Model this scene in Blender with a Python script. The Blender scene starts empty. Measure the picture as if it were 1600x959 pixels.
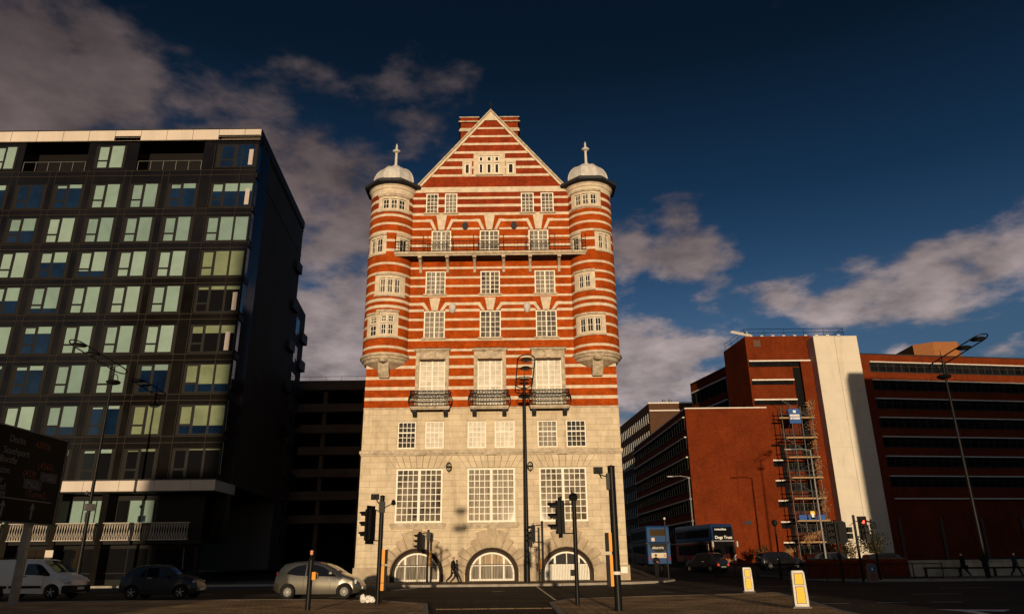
import bpy, bmesh, math, random
from mathutils import Vector, Matrix
R = math.radians
sc = bpy.context.scene
# ------------------------------------------------------------------ camera (measured from the photograph's vanishing points)
PW, PH, FPX, CX, CY, EYE = 1600.0, 959.0, 1123.0, 800.0, 479.5, 1.5
Uc = Vector((-35, 3180, -FPX)).normalized()
Fc = Vector((0, 0, -1)); Fc = (Fc - Fc.dot(Uc)*Uc).normalized()
Rc = Fc.cross(Uc)
cam = bpy.data.cameras.new('camera'); camo = bpy.data.objects.new('camera', cam)
sc.collection.objects.link(camo); sc.camera = camo
camo.matrix_world = Matrix.Translation((0, 0, EYE)) @ Matrix((Rc, Fc, Uc)).to_4x4()
cam.sensor_fit = 'HORIZONTAL'; cam.sensor_width = 36; cam.lens = 36*FPX/PW
cam.clip_start = .1; cam.clip_end = 6000
def ray(x, y):
    v = Vector(((x-CX)/FPX, -(y-CY)/FPX, -1)); return Vector((v.dot(Rc), v.dot(Fc), v.dot(Uc)))
def P(x, y, Y):                    # the point at depth Y seen at photo pixel (x, y): (X, Z)
    d = ray(x, y); t = Y/d.y; return d.x*t, EYE+d.z*t
# ------------------------------------------------------------------ light
SUN_EL, SUN_AZ = 2.6, 1.0           # low sun just behind the camera
sun = bpy.data.lights.new('sun', 'SUN'); sun.energy = 4.1; sun.angle = R(.53); sun.color = (1, .78, .52)
so = bpy.data.objects.new('sun', sun); sc.collection.objects.link(so)
sd = Vector((-math.sin(R(SUN_AZ))*math.cos(R(SUN_EL)), math.cos(R(SUN_AZ))*math.cos(R(SUN_EL)), -math.sin(R(SUN_EL))))
so.rotation_euler = sd.to_track_quat('-Z', 'Y').to_euler(); so.location = (0, -20, 30)
vs = sc.view_settings; vs.view_transform = 'Standard'; vs.look = 'None'; vs.gamma = 1; vs.exposure = 0
w = bpy.data.worlds.new('World'); sc.world = w; w.use_nodes = True
NT = w.node_tree; N = NT.nodes; L = NT.links; N.clear()
def nd(nt, t, **k):
    n = nt.nodes.new(t)
    for a, b in k.items():
        if a.startswith('i_'):
            n.inputs[int(a[2:]) if a[2:].isdigit() else a[2:].replace('_', ' ')].default_value = b
        else: setattr(n, a, b)
    return n
def wmath(op, a, b=None, c=None, clamp=False, nt=None):
    nt = nt or NT
    n = nt.nodes.new('ShaderNodeMath'); n.operation = op; n.use_clamp = clamp
    for i, v in enumerate((a, b, c)):
        if v is None: continue
        if isinstance(v, (int, float)): n.inputs[i].default_value = v
        else: nt.links.new(v, n.inputs[i])
    return n.outputs[0]
sky = nd(NT, 'ShaderNodeTexSky', sky_type='NISHITA', sun_disc=False)
sky.sun_elevation = R(SUN_EL); sky.sun_rotation = R(180-SUN_AZ); sky.air_density = 1.0; sky.dust_density = .6; sky.ozone_density = 2.5
geo = nd(NT, 'ShaderNodeNewGeometry'); neg = nd(NT, 'ShaderNodeVectorMath', operation='SCALE'); neg.inputs['Scale'].default_value = -1
tc = nd(NT, 'ShaderNodeTexCoord')
dirv = tc.outputs['Generated']
sep = nd(NT, 'ShaderNodeSeparateXYZ'); L.new(dirv, sep.inputs[0])
# flatten the dome into a cloud layer: (x, y)/(z+.25)
zz = wmath('MAXIMUM', wmath('ADD', sep.outputs[2], .3), .05)
cmb = nd(NT, 'ShaderNodeCombineXYZ'); L.new(wmath('DIVIDE', sep.outputs[0], zz), cmb.inputs[0]); L.new(wmath('DIVIDE', sep.outputs[1], zz), cmb.inputs[1]); L.new(wmath('MULTIPLY', sep.outputs[2], 1.4), cmb.inputs[2])
n1 = nd(NT, 'ShaderNodeTexNoise'); n1.inputs['Scale'].default_value = 3.4; n1.inputs['Detail'].default_value = 9; n1.inputs['Roughness'].default_value = .56
L.new(cmb.outputs[0], n1.inputs['Vector'])
n2 = nd(NT, 'ShaderNodeTexNoise'); n2.inputs['Scale'].default_value = 9; n2.inputs['Detail'].default_value = 6; n2.inputs['Roughness'].default_value = .55
L.new(cmb.outputs[0], n2.inputs['Vector'])
# cloud banks: (photo x, y, radius in direction units, vertical squash, amount)
BANKS = [(1120, 355, .03, .7, .2), (10, 160, .16, .8, .42), (260, 60, .2, .5, .24), (240, 140, .22, .7, .33), (420, 210, .10, .8, .20), (100, 60, .16, .6, .24), (560, 430, .16, 1.0, .42), (430, 300, .1, 1.2, .12), (470, 590, .2, 1.2, .46),
         (510, 245, .05, .5, .24), (850, 30, .12, .5, .12), (820, 160, .04, .6, .08), (870, 90, .04, .6, .10),
         (1065, 345, .045, .6, .30), (1090, 395, .085, .65, .36), (1000, 395, .06, .8, .26), (1095, 480, .04, .9, .34), (990, 470, .05, .8, .24), (1160, 380, .05, .5, .22),
         (1220, 460, .08, .5, .32), (1330, 450, .11, .45, .36), (1440, 440, .12, .45, .38), (1540, 430, .06, .35, .24), (1130, 470, .04, .8, .2),
         (1040, 565, .14, .55, .46), (980, 600, .12, .8, .44), (1110, 570, .07, .6, .3), (1580, 160, .07, 1.0, .2), (1570, 545, .04, .4, .34), (1430, 545, .03, .4, .3), (930, 155, .03, .8, .16), (1490, 375, .05, .3, .2), (1580, 330, .05, .4, .18)]
acc = None
for (bx, by, rad, sq, amt) in BANKS:
    d = ray(bx, by).normalized()
    vm = nd(NT, 'ShaderNodeVectorMath', operation='SUBTRACT'); L.new(dirv, vm.inputs[0]); vm.inputs[1].default_value = d
    vm2 = nd(NT, 'ShaderNodeVectorMath', operation='MULTIPLY'); L.new(vm.outputs[0], vm2.inputs[0]); vm2.inputs[1].default_value = (1, 1, 1/sq)
    ln = nd(NT, 'ShaderNodeVectorMath', operation='LENGTH'); L.new(vm2.outputs[0], ln.inputs[0])
    mr = nd(NT, 'ShaderNodeMapRange', interpolation_type='SMOOTHSTEP'); L.new(ln.outputs['Value'], mr.inputs[0])
    for i, v in ((1, 0), (2, rad*1.9), (3, amt), (4, 0)): mr.inputs[i].default_value = v
    acc = mr.outputs[0] if acc is None else wmath('MAXIMUM', acc, mr.outputs[0])
back = wmath('MULTIPLY', wmath('LESS_THAN', sep.outputs[1], -.1), .12)
dens = wmath('ADD', wmath('ADD', wmath('MULTIPLY', wmath('SUBTRACT', n1.outputs[0], .5), 2.7), wmath('MULTIPLY', wmath('SUBTRACT', n2.outputs[0], .5), .85)), wmath('SUBTRACT', wmath('MULTIPLY', wmath('ADD', acc, back), 2.35), .44))
cov = nd(NT, 'ShaderNodeMapRange', interpolation_type='SMOOTHSTEP'); L.new(dens, cov.inputs[0])
for i, v in ((1, -.05), (2, .42), (3, 0), (4, .93)): cov.inputs[i].default_value = v
gam = nd(NT, 'ShaderNodeGamma'); L.new(sky.outputs[0], gam.inputs[0]); gam.inputs[1].default_value = 1.0
tint = nd(NT, 'ShaderNodeMix', data_type='RGBA', blend_type='MULTIPLY'); tint.inputs[0].default_value = 1
L.new(gam.outputs[0], tint.inputs[6])
hemi = nd(NT, 'ShaderNodeMapRange', interpolation_type='SMOOTHSTEP'); L.new(sep.outputs[1], hemi.inputs[0])   # the sunset side keeps its full brightness
for i, v in ((1, -.35), (2, .25), (3, .1), (4, 1)): hemi.inputs[i].default_value = v
L.new(hemi.outputs[0], tint.inputs[0])
trp = nd(NT, 'ShaderNodeValToRGB'); L.new(sep.outputs[2], trp.inputs[0]); L.new(trp.outputs[0], tint.inputs[7])
trp.color_ramp.elements[0].position = .0; trp.color_ramp.elements[0].color = (.56, .6, .76, 1)
trp.color_ramp.elements[1].position = .72; trp.color_ramp.elements[1].color = (.052, .082, .112, 1)
for p_, c_ in ((.30, (.52, .60, .76)), (.37, (.28, .41, .56)), (.45, (.148, .265, .375)), (.60, (.072, .118, .157))):
    e = trp.color_ramp.elements.new(p_); e.color = (*c_, 1)
# clouds: thicker parts lit by the low sun, colour follows height (grey high up, warm pale low down)
crp = nd(NT, 'ShaderNodeValToRGB'); L.new(sep.outputs[2], crp.inputs[0])
crp.color_ramp.elements[0].position = 0.02; crp.color_ramp.elements[0].color = (2.6, 2.2, 2.2, 1)
crp.color_ramp.elements[1].position = .75; crp.color_ramp.elements[1].color = (.21, .195, .225, 1)
e = crp.color_ramp.elements.new(.28); e.color = (2.4, 1.95, 1.93, 1)
e = crp.color_ramp.elements.new(.45); e.color = (.95, .71, .70, 1)
shade = nd(NT, 'ShaderNodeMapRange'); L.new(n2.outputs[0], shade.inputs[0])
for i, v in ((1, .3), (2, .7), (3, .55), (4, 1.3)): shade.inputs[i].default_value = v
cl = nd(NT, 'ShaderNodeVectorMath', operation='SCALE'); L.new(crp.outputs[0], cl.inputs[0]); L.new(shade.outputs[0], cl.inputs['Scale'])
mix = nd(NT, 'ShaderNodeMix', data_type='RGBA'); L.new(cov.outputs[0], mix.inputs[0]); L.new(tint.outputs[2], mix.inputs[6]); L.new(cl.outputs[0], mix.inputs[7])
bg = nd(NT, 'ShaderNodeBackground'); bg.inputs[1].default_value = .145; L.new(mix.outputs[2], bg.inputs[0])
wo = nd(NT, 'ShaderNodeOutputWorld'); L.new(bg.outputs[0], wo.inputs[0])
# ------------------------------------------------------------------ materials
def mat(name, col, rough=.7, metal=0, var=.0, vscale=3, stretch=(1, 1, 1), bump=0, bscale=40, emit=None, coat=0, col2=None, spec=.12, island=0):
    m = bpy.data.materials.new(name); m.use_nodes = True; nt = m.node_tree
    b = nt.nodes['Principled BSDF']; b.inputs['Roughness'].default_value = rough; b.inputs['Metallic'].default_value = metal
    b.inputs['Coat Weight'].default_value = coat; b.inputs['Coat Roughness'].default_value = .015; b.inputs['Specular IOR Level'].default_value = spec
    b.inputs['Base Color'].default_value = (*col, 1)
    g = nd(nt, 'ShaderNodeNewGeometry')
    mp = nd(nt, 'ShaderNodeVectorMath', operation='MULTIPLY'); nt.links.new(g.outputs['Position'], mp.inputs[0]); mp.inputs[1].default_value = stretch
    if var or col2:
        n = nd(nt, 'ShaderNodeTexNoise'); n.inputs['Scale'].default_value = vscale; n.inputs['Detail'].default_value = 6; n.inputs['Roughness'].default_value = .65
        nt.links.new(mp.outputs[0], n.inputs['Vector'])
        rmp = nd(nt, 'ShaderNodeMapRange'); nt.links.new(n.outputs[0], rmp.inputs[0])
        for i, v in ((1, .32), (2, .68), (3, 0), (4, 1)): rmp.inputs[i].default_value = v
        mx = nd(nt, 'ShaderNodeMix', data_type='RGBA'); nt.links.new(rmp.outputs[0], mx.inputs[0])
        c2 = col2 or tuple(min(1, c*(1+var)) for c in col); c1 = col if col2 else tuple(c*(1-var) for c in col)
        mx.inputs[6].default_value = (*c1, 1); mx.inputs[7].default_value = (*c2, 1); nt.links.new(mx.outputs[2], b.inputs['Base Color'])
    if bump:
        n = nd(nt, 'ShaderNodeTexNoise'); n.inputs['Scale'].default_value = bscale; n.inputs['Detail'].default_value = 5
        nt.links.new(mp.outputs[0], n.inputs['Vector'])
        bp = nd(nt, 'ShaderNodeBump'); bp.inputs['Strength'].default_value = bump; bp.inputs['Distance'].default_value = .05
        nt.links.new(n.outputs[0], bp.inputs['Height']); nt.links.new(bp.outputs[0], b.inputs['Normal'])
    if emit: b.inputs['Emission Color'].default_value = (*emit[:3], 1); b.inputs['Emission Strength'].default_value = emit[3]
    return m
def brickmat(name, c1, c2, mortar, bw, bh, msize, rough=.85, var=.25, vscale=.6, plane='XZ', bump=.4, grime=None):
    m = bpy.data.materials.new(name); m.use_nodes = True; nt = m.node_tree; b = nt.nodes['Principled BSDF']; b.inputs['Roughness'].default_value = rough
    b.inputs['Specular IOR Level'].default_value = .04
    g = nd(nt, 'ShaderNodeNewGeometry'); s = nd(nt, 'ShaderNodeSeparateXYZ'); nt.links.new(g.outputs['Position'], s.inputs[0])
    c = nd(nt, 'ShaderNodeCombineXYZ')
    ax = {'XZ': (0, 2), 'YZ': (1, 2), 'XY': (0, 1)}[plane]
    if plane == 'XZ':
        nt.links.new(wmath('ADD', s.outputs[0], s.outputs[1], nt=nt), c.inputs[0]); nt.links.new(s.outputs[2], c.inputs[1])
    else:
        nt.links.new(s.outputs[ax[0]], c.inputs[0]); nt.links.new(s.outputs[ax[1]], c.inputs[1])
    br = nd(nt, 'ShaderNodeTexBrick'); nt.links.new(c.outputs[0], br.inputs['Vector'])
    br.inputs['Scale'].default_value = 1; br.inputs['Brick Width'].default_value = bw; br.inputs['Row Height'].default_value = bh
    br.inputs['Mortar Size'].default_value = msize; br.inputs['Mortar Smooth'].default_value = .3; br.inputs['Bias'].default_value = 0
    br.inputs['Color1'].default_value = (*c1, 1); br.inputs['Color2'].default_value = (*c2, 1); br.inputs['Mortar'].default_value = (*mortar, 1)
    n = nd(nt, 'ShaderNodeTexNoise'); n.inputs['Scale'].default_value = vscale; n.inputs['Detail'].default_value = 8; n.inputs['Roughness'].default_value = .7
    nt.links.new(g.outputs['Position'], n.inputs['Vector'])
    mr = nd(nt, 'ShaderNodeMapRange'); nt.links.new(n.outputs[0], mr.inputs[0])
    for i, v in ((1, .3), (2, .7), (3, 1-var), (4, 1+var)): mr.inputs[i].default_value = v
    sc_ = nd(nt, 'ShaderNodeVectorMath', operation='SCALE'); nt.links.new(br.outputs[0], sc_.inputs[0]); nt.links.new(mr.outputs[0], sc_.inputs['Scale'])
    out = sc_.outputs[0]
    if grime:       # dark run-off streaks with a shape of their own
        mp = nd(nt, 'ShaderNodeVectorMath', operation='MULTIPLY'); nt.links.new(g.outputs['Position'], mp.inputs[0]); mp.inputs[1].default_value = (1.6, 1.6, .22)
        n3 = nd(nt, 'ShaderNodeTexNoise'); n3.inputs['Scale'].default_value = 1; n3.inputs['Detail'].default_value = 7; n3.inputs['Roughness'].default_value = .7
        nt.links.new(mp.outputs[0], n3.inputs['Vector'])
        m3 = nd(nt, 'ShaderNodeMapRange'); nt.links.new(n3.outputs[0], m3.inputs[0])
        for i, v in ((1, .52), (2, .72), (3, 0), (4, grime[3])): m3.inputs[i].default_value = v
        mx = nd(nt, 'ShaderNodeMix', data_type='RGBA'); nt.links.new(m3.outputs[0], mx.inputs[0]); nt.links.new(out, mx.inputs[6]); mx.inputs[7].default_value = (*grime[:3], 1); out = mx.outputs[2]
    nt.links.new(out, b.inputs['Base Color'])
    bp = nd(nt, 'ShaderNodeBump'); bp.inputs['Strength'].default_value = bump; bp.inputs['Distance'].default_value = .02
    n4 = nd(nt, 'ShaderNodeTexNoise'); n4.inputs['Scale'].default_value = 12; n4.inputs['Detail'].default_value = 5; nt.links.new(g.outputs['Position'], n4.inputs['Vector'])
    h = wmath('ADD', wmath('MULTIPLY', br.outputs[1], -1, nt=nt), wmath('MULTIPLY', n4.outputs[0], .8, nt=nt), nt=nt)
    nt.links.new(h, bp.inputs['Height']); nt.links.new(bp.outputs[0], b.inputs['Normal'])
    return m
M = {}
M['brick'] = brickmat('orange_red_brick', (.42, .066, .004), (.30, .038, .003), (.25, .065, .015), .24, .08, .008, var=.34, vscale=1.1, grime=(.16, .04, .02, .4))
M['brick_d'] = brickmat('dark_red_brick', (.30, .036, .007), (.20, .022, .005), (.16, .05, .02), .24, .08, .008, var=.34, vscale=1.1, grime=(.10, .02, .01, .5))
M['stone'] = brickmat('portland_stone', (.60, .495, .345), (.54, .44, .30), (.33, .26, .18), 1.25, .46, .013, var=.16, vscale=1.3, grime=(.25, .19, .13, .5))
M['band'] = mat('stone_banding', (.58, .485, .36), .8, var=.2, vscale=2.2, bump=.3, bscale=15)
M['carved'] = mat('weathered_stone_trim', (.44, .36, .26), .85, var=.35, vscale=3, bump=.6, bscale=12)
M['rustic'] = mat('rock_faced_stone', (.42, .33, .225), .9, var=.22, vscale=1.6, bump=.7, bscale=7)
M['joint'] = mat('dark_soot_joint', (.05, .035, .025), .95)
M['black'] = mat('unlit_interior', (.006, .005, .005), .5)
M['paint'] = mat('white_painted_timber', (.80, .75, .64), .5, var=.05, vscale=4)
M['lead'] = mat('dome_lead_grey', (.52, .49, .45), .55, var=.22, vscale=1.6, stretch=(1, 1, .5), bump=.15, bscale=6)
M['slate'] = mat('roof_slate', (.06, .06, .065), .6, var=.3)
M['eave'] = mat('dark_gutter', (.03, .03, .035), .6)
M['iron'] = mat('black_iron', (.018, .016, .015), .5, metal=.0, var=.3)
M['pole'] = mat('dark_painted_steel', (.008, .0075, .007), .42, var=.2)
M['steel'] = mat('galvanised_steel', (.22, .21, .2), .5, metal=.6, var=.2)
def glassmat(name, base, base2, vs=1.3, rough=.03, spec=.5, stretch=(1, 1, 1)):
    return mat(name, base, rough, col2=base2, vscale=vs, spec=spec, stretch=stretch)
M['g_dark'] = glassmat('dark_window_glass', (.008, .007, .006), (.045, .036, .026), .8)
M['g_curtain'] = glassmat('net_curtain_behind_glass', (.10, .085, .065), (.34, .29, .22), 2.0, stretch=(5, 1, .4))
M['g_bright'] = glassmat('pale_blind_behind_glass', (.46, .41, .33), (.70, .64, .53), 1.6)
M['g_mid'] = glassmat('half_lit_interior_behind_glass', (.015, .012, .01), (.22, .18, .13), 1.2)
# ------------------------------------------------------------------ mesh helpers
ORG = {}
class MB:
    def __init__(s): s.v = []; s.f = []; s.m = []
    def face(s, pts, m=0):
        i = len(s.v); s.v += [tuple(p) for p in pts]; s.f.append(tuple(range(i, i+len(pts)))); s.m.append(m)
    def box(s, x0, x1, y0, y1, z0, z1, m=0):
        if x0 > x1: x0, x1 = x1, x0
        if y0 > y1: y0, y1 = y1, y0
        if z0 > z1: z0, z1 = z1, z0
        i = len(s.v); s.v += [(x, y, z) for z in (z0, z1) for y in (y0, y1) for x in (x0, x1)]
        for f in ((0, 2, 3, 1), (4, 5, 7, 6), (0, 1, 5, 4), (2, 6, 7, 3), (0, 4, 6, 2), (1, 3, 7, 5)): s.f.append(tuple(i+k for k in f)); s.m.append(m)
        return s
    def bar(s, p, q, r, n=6, r2=None, m=0, caps=True):
        p, q = Vector(p), Vector(q); d = (q-p).normalized(); a = d.orthogonal().normalized() if abs(d.z) < .99 else Vector((1, 0, 0)); b = d.cross(a); i = len(s.v); r2 = r if r2 is None else r2
        off = math.pi/4 if n == 4 else 0
        for c, rr in ((p, r), (q, r2)):
            for k in range(n):
                t = 2*math.pi*k/n+off; s.v.append(tuple(c+rr*(math.cos(t)*a+math.sin(t)*b)))
        for k in range(n): s.f.append((i+k, i+(k+1) % n, i+n+(k+1) % n, i+n+k)); s.m.append(m)
        if caps: s.f.append(tuple(i+k for k in range(n-1, -1, -1))); s.f.append(tuple(i+n+k for k in range(n))); s.m += [m, m]
        return s
    def path(s, pts, r, n=6, m=0, closed=False):
        pts = [Vector(p) for p in pts]
        for a, b in zip(pts, pts[1:]+([pts[0]] if closed else [])): s.bar(a, b, r, n, m=m)
        return s
    def lathe(s, prof, c=(0, 0, 0), n=24, m=0, a0=0, a1=2*math.pi):
        c = Vector(c); i = len(s.v); full = abs(a1-a0-2*math.pi) < 1e-6; k = n if full else n+1
        for r, z in prof:
            for j in range(k):
                t = a0+(a1-a0)*j/n; s.v.append((c.x+r*math.cos(t), c.y+r*math.sin(t), c.z+z))
        for a in range(len(prof)-1):
            for j in range(n):
                j2 = (j+1) % k; s.f.append((i+a*k+j, i+a*k+j2, i+(a+1)*k+j2, i+(a+1)*k+j)); s.m.append(m)
        return s
    def prism(s, poly, y0, y1, m=0, axis='y'):      # polygon in x,z extruded along y (or in x,y along z, or y,z along x)
        def q(a, b, t): return {'y': (a, t, b), 'z': (a, b, t), 'x': (t, a, b)}[axis]
        i = len(s.v); n = len(poly); s.v += [q(a, b, y0) for a, b in poly]+[q(a, b, y1) for a, b in poly]
        s.f.append(tuple(i+k for k in range(n))); s.f.append(tuple(i+n+k for k in range(n-1, -1, -1))); s.m += [m, m]
        for k in range(n): s.f.append((i+k, i+n+k, i+n+(k+1) % n, i+(k+1) % n)); s.m.append(m)
        return s
    def build(s, name, mats, parent=None, smooth=False, bevel=0, local=False, fix=True):
        o0 = Vector((0, 0, 0)) if (parent is None or local) else ORG.get(parent.name, Vector((0, 0, 0)))
        me = bpy.data.meshes.new(name); me.from_pydata([tuple(Vector(p)-o0) for p in s.v], [], s.f)
        for mm in (mats if isinstance(mats, (list, tuple)) else [mats]): me.materials.append(mm)
        me.polygons.foreach_set('material_index', s.m)
        if fix:
            bm = bmesh.new(); bm.from_mesh(me); bmesh.ops.remove_doubles(bm, verts=bm.verts, dist=.0004) if smooth else None
            bmesh.ops.recalc_face_normals(bm, faces=bm.faces)
            if bevel: bmesh.ops.bevel(bm, geom=list(bm.edges), offset=bevel, segments=1, affect='EDGES')
            bm.to_mesh(me); bm.free()
        if smooth:
            me.polygons.foreach_set('use_smooth', [True]*len(me.polygons))
            if smooth is not True: me.set_sharp_from_angle(angle=R(smooth))
        me.update(); o = bpy.data.objects.new(name, me); sc.collection.objects.link(o)
        if parent is not None: o.parent = parent; ORG[o.name] = ORG.get(parent.name, Vector((0, 0, 0)))
        return o
def tag(o, label=None, cat=None, group=None, kind=None):
    for k, v in (('label', label), ('category', cat), ('group', group), ('kind', kind)):
        if v: o[k] = v
    return o
def thing(name, label, cat, loc=(0, 0, 0), rz=0, group=None):
    o = bpy.data.objects.new(name, None); sc.collection.objects.link(o); o.location = loc; o.rotation_euler = (0, 0, rz); o.empty_display_size = .2
    ORG[o.name] = Vector(loc); return tag(o, label, cat, group)
def copy_tree(o, parent=None):
    c = o.copy(); sc.collection.objects.link(c); c.parent = parent
    for ch in list(o.children): copy_tree(ch, c)
    return c
def gz(x, y): return .045*max(0.0, y-66)
# ------------------------------------------------------------------ ground, roads, pavements
FY = 56.0
M['earth'] = mat('city_ground', (.05, .045, .04), .95, var=.3, vscale=.3)
M['asphalt'] = mat('worn_asphalt', (.040, .027, .015), .9, var=.45, vscale=.5, bump=1.6, bscale=9, stretch=(.3, 1, 1))
M['white_line'] = mat('worn_white_road_paint', (.62, .58, .5), .7, var=.25, vscale=6)
M['kerb'] = mat('granite_kerb', (.30, .26, .21), .8, var=.2, vscale=3)
M['flags'] = brickmat('paving_flags', (.24, .17, .10), (.17, .12, .07), (.07, .05, .035), .9, .6, .02, plane='XY', var=.4, vscale=.5, bump=2)
M['setts'] = brickmat('sandy_block_paving', (.60, .38, .19), (.40, .25, .12), (.12, .08, .04), .6, .3, .02, plane='XY', var=.6, vscale=.45, bump=6.0)
def sheet(name, pts, z, m, kind='structure'):
    b = MB(); b.face([(x, y, z+gz(x, y)) for x, y in pts]); return tag(b.build(name, m), kind=kind)
b = MB()
ys = [-400, -60, 0, 30, 66, 80, 100, 140, 200, 400, 1500]; xs = [-1500, -300, -60, 0, 60, 300, 1500]
for j in range(len(ys)-1):
    for i in range(len(xs)-1):
        b.face([(x, y, -.02+gz(x, y)) for x, y in ((xs[i], ys[j]), (xs[i+1], ys[j]), (xs[i+1], ys[j+1]), (xs[i], ys[j+1]))])
tag(b.build('ground', M['earth']), kind='structure')
b = MB()       # dock road across the front, and the side street going up the hill
b.box(-140, 140, -14, 47.4, -.3, 0)
tag(b.build('main_road', M['asphalt']), kind='structure')
b = MB()
for y0, y1 in ((47.4, 66), (66, 80), (80, 110), (110, 200)):
    xr = lambda y: (12.2 if y > 55 else 15.0)
    b.face([(x, y, z) for x, y, z in ((9.6, y0, .002+gz(0, y0)), (21.0, y0, .002+gz(0, y0)), (21.0, y1, .002+gz(0, y1)), (9.6, y1, .002+gz(0, y1)))])
tag(b.build('side_street', M['asphalt']), kind='structure')
def raised(name, poly, top, m, kw=.16):
    """pavement slab with a granite kerb strip around it"""
    b = MB(); b.prism(poly, -.1, top, axis='z'); p = tag(b.build(name, m), kind='structure')
    k = MB(); n = len(poly)
    for i in range(n):
        a, c = Vector(poly[i]), Vector(poly[(i+1) % n]); d = (c-a).normalized(); nn = Vector((d.y, -d.x))
        area = sum(poly[j][0]*poly[(j+1) % n][1]-poly[(j+1) % n][0]*poly[j][1] for j in range(n))
        if area < 0: nn = -nn
        o = [a-d*.0, c+d*.0, c+nn*kw, a+nn*kw]
        k.prism([tuple(q) for q in o], -.1, top+.004, axis='z')
    tag(k.build(name.replace('pavement', 'kerb').replace('island', 'island_kerb'), M['kerb']), kind='structure'); return p
raised('pavement_front', [(-75, 55.4), (-16.5, 55.4), (-12.6, 51.6), (-6, 49.6), (-1, 49.3), (3, 49.6), (7.8, 51.2), (10.2, 53.2), (11.6, 56.5), (12.0, 66), (8.4, 66), (8.4, 56.0), (-11.8, 56.0), (-16, 66), (-75, 66)], .12, M['flags'])
b = MB(); b.prism([(8.3, 65), (12.1, 65), (12.1, 150), (8.3, 150)], -.1, .12, axis='z')
for i, v in enumerate(b.v): b.v[i] = (v[0], v[1], v[2]+gz(v[0], v[1]))
tag(b.build('side_pavement', M['flags']), kind='structure')
raised('traffic_island_left', [(-60, 33.6), (-17, 33.6), (-9, 33.0), (-5.5, 31.2), (-3.4, 28.6), (-2.6, 22), (-2.6, 13.5), (-60, 13.5)], .06, M['setts'])
raised('traffic_island_right', [(1.4, 13.5), (1.4, 28.5), (2.2, 30.8), (5.3, 32.4), (9.8, 33.6), (11.6, 34.6), (10.6, 29), (9.3, 22.5), (8.4, 13.5)], .06, M['setts'])
raised('pavement_right', [(21.2, 66), (21.2, 57.5), (23, 51.5), (27, 50.0), (80, 50.0), (80, 66)], .12, M['flags'])
def dash(x0, y0, x1, y1, wd, name='road_marking', z=.006):
    a, c = Vector((x0, y0)), Vector((x1, y1)); d = (c-a).normalized(); n = Vector((-d.y, d.x))*wd/2
    return [tuple(a-n), tuple(c-n), tuple(c+n), tuple(a+n)]
b = MB()
marks = [dash(9.9, 40.6, 11.8, 40.2, .12), dash(10.6, 26.9, 11.6, 26.9, .12), dash(12.6, 27.1, 13.7, 27.1, .12), dash(14.5, 27.1, 15.6, 27.1, .12), dash(16.9, 33, 19, 33, .12), dash(21.5, 39, 24, 39, .12), dash(13.4, 43.6, 16.4, 43.4, .12),
         dash(-13.8, 39.4, -12.2, 39.6, .14), dash(-22.6, 41.6, -20.8, 41.8, .14), dash(-17.6, 40.6, -16, 40.9, .14), dash(-8.5, 35.2, -7.4, 37.4, .3), dash(-7.0, 44, -6.0, 47, .3), dash(-28, 42.6, -26, 42.8, .14), dash(1.6, 27.6, 2.6, 28.2, .2)]
for q in marks: b.face([(x, y, .006) for x, y in q])
b.face([(12.6, 23.4, .006), (14.6, 23.0, .006), (13.9, 22.2, .006), (13.3, 22.6, .006), (13.0, 21.3, .006), (12.7, 21.3, .006), (12.9, 22.7, .006)])
tag(b.build('road_marking', M['white_line']), kind='structure')
M['tar'] = mat('fresh_tar_patch', (.018, .013, .009), .8, var=.3, vscale=3, bump=.8)
M['castiron'] = mat('worn_cast_iron', (.05, .042, .034), .5, metal=.5, var=.3, vscale=10)
b = MB()
for x0, x1, y0, y1 in ((-3.6, -.2, 34.5, 37.2), (5.0, 9.5, 41.5, 42.7), (-15, -9.5, 43.8, 44.6), (-2.5, 1.0, 44.0, 45.0), (12.5, 16.5, 36.2, 38.6), (17, 23, 45.2, 46.0), (-24, -19, 35.2, 36.0)): b.face([(x0, y0, .004), (x1, y0+.1, .004), (x1+.15, y1, .004), (x0-.1, y1-.1, .004)])
for pts in ([(-12, 46.4), (-4, 46.1), (5, 46.6), (14, 46.2), (24, 46.7)], [(13, 24), (13.6, 30), (14.6, 36), (15.2, 44)], [(-3, 40), (2, 39.4), (9, 39.9)]):
    for p_, q_ in zip(pts, pts[1:]): b.face([(x, y, .0045) for x, y in dash(*p_, *q_, .09)])
tag(b.build('road_patch', M['tar']), kind='structure')
for i_, (x, y, lb) in enumerate(((-.9, 40.5, 'round manhole cover in the road before the middle arch'), (7.3, 37.4, 'round manhole cover beyond the right paved island'), (11.8, 31.5, 'manhole cover in the right road beside the farther bollard'))):
    o = MB().lathe([(0, .012), (.3, .012), (.33, .012), (.38, .006)], (x, y, 0), 20).build('manhole_cover', M['castiron']); tag(o, lb, 'manhole cover')
b = MB()
for k in range(22):            # studs along both sides of the crossing
    t = k/21
    b.box(1.35+.35*t-.05, 1.35+.35*t+.05, 47-20*t-.05, 47-20*t+.05, .0, .012)
tag(b.build('crossing_stud_line', M['kerb']), kind='structure')
b = MB()
for x in range(-26, 18):
    b.box(x*.1-.035, x*.1+.035, 25.9, 25.97, 0, .03)
tag(b.build('tactile_kerb_strip', M['flags']), kind='structure')
b = MB(); rg_ = random.Random(9)
for k in range(900):
    x, y = rg_.uniform(-14, 12), rg_.uniform(19, 33); r_ = rg_.uniform(.004, .011); z = .065 if (x < -5.4 and y < 31) or (1.6 < x < 8.2 and y < 29) else .004
    b.face([(x-r_, y, z), (x+r_, y-r_*.5, z), (x, y, z+r_*1.3)]); b.face([(x-r_, y, z), (x, y+r_, z), (x, y, z+r_*1.3)])
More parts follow.
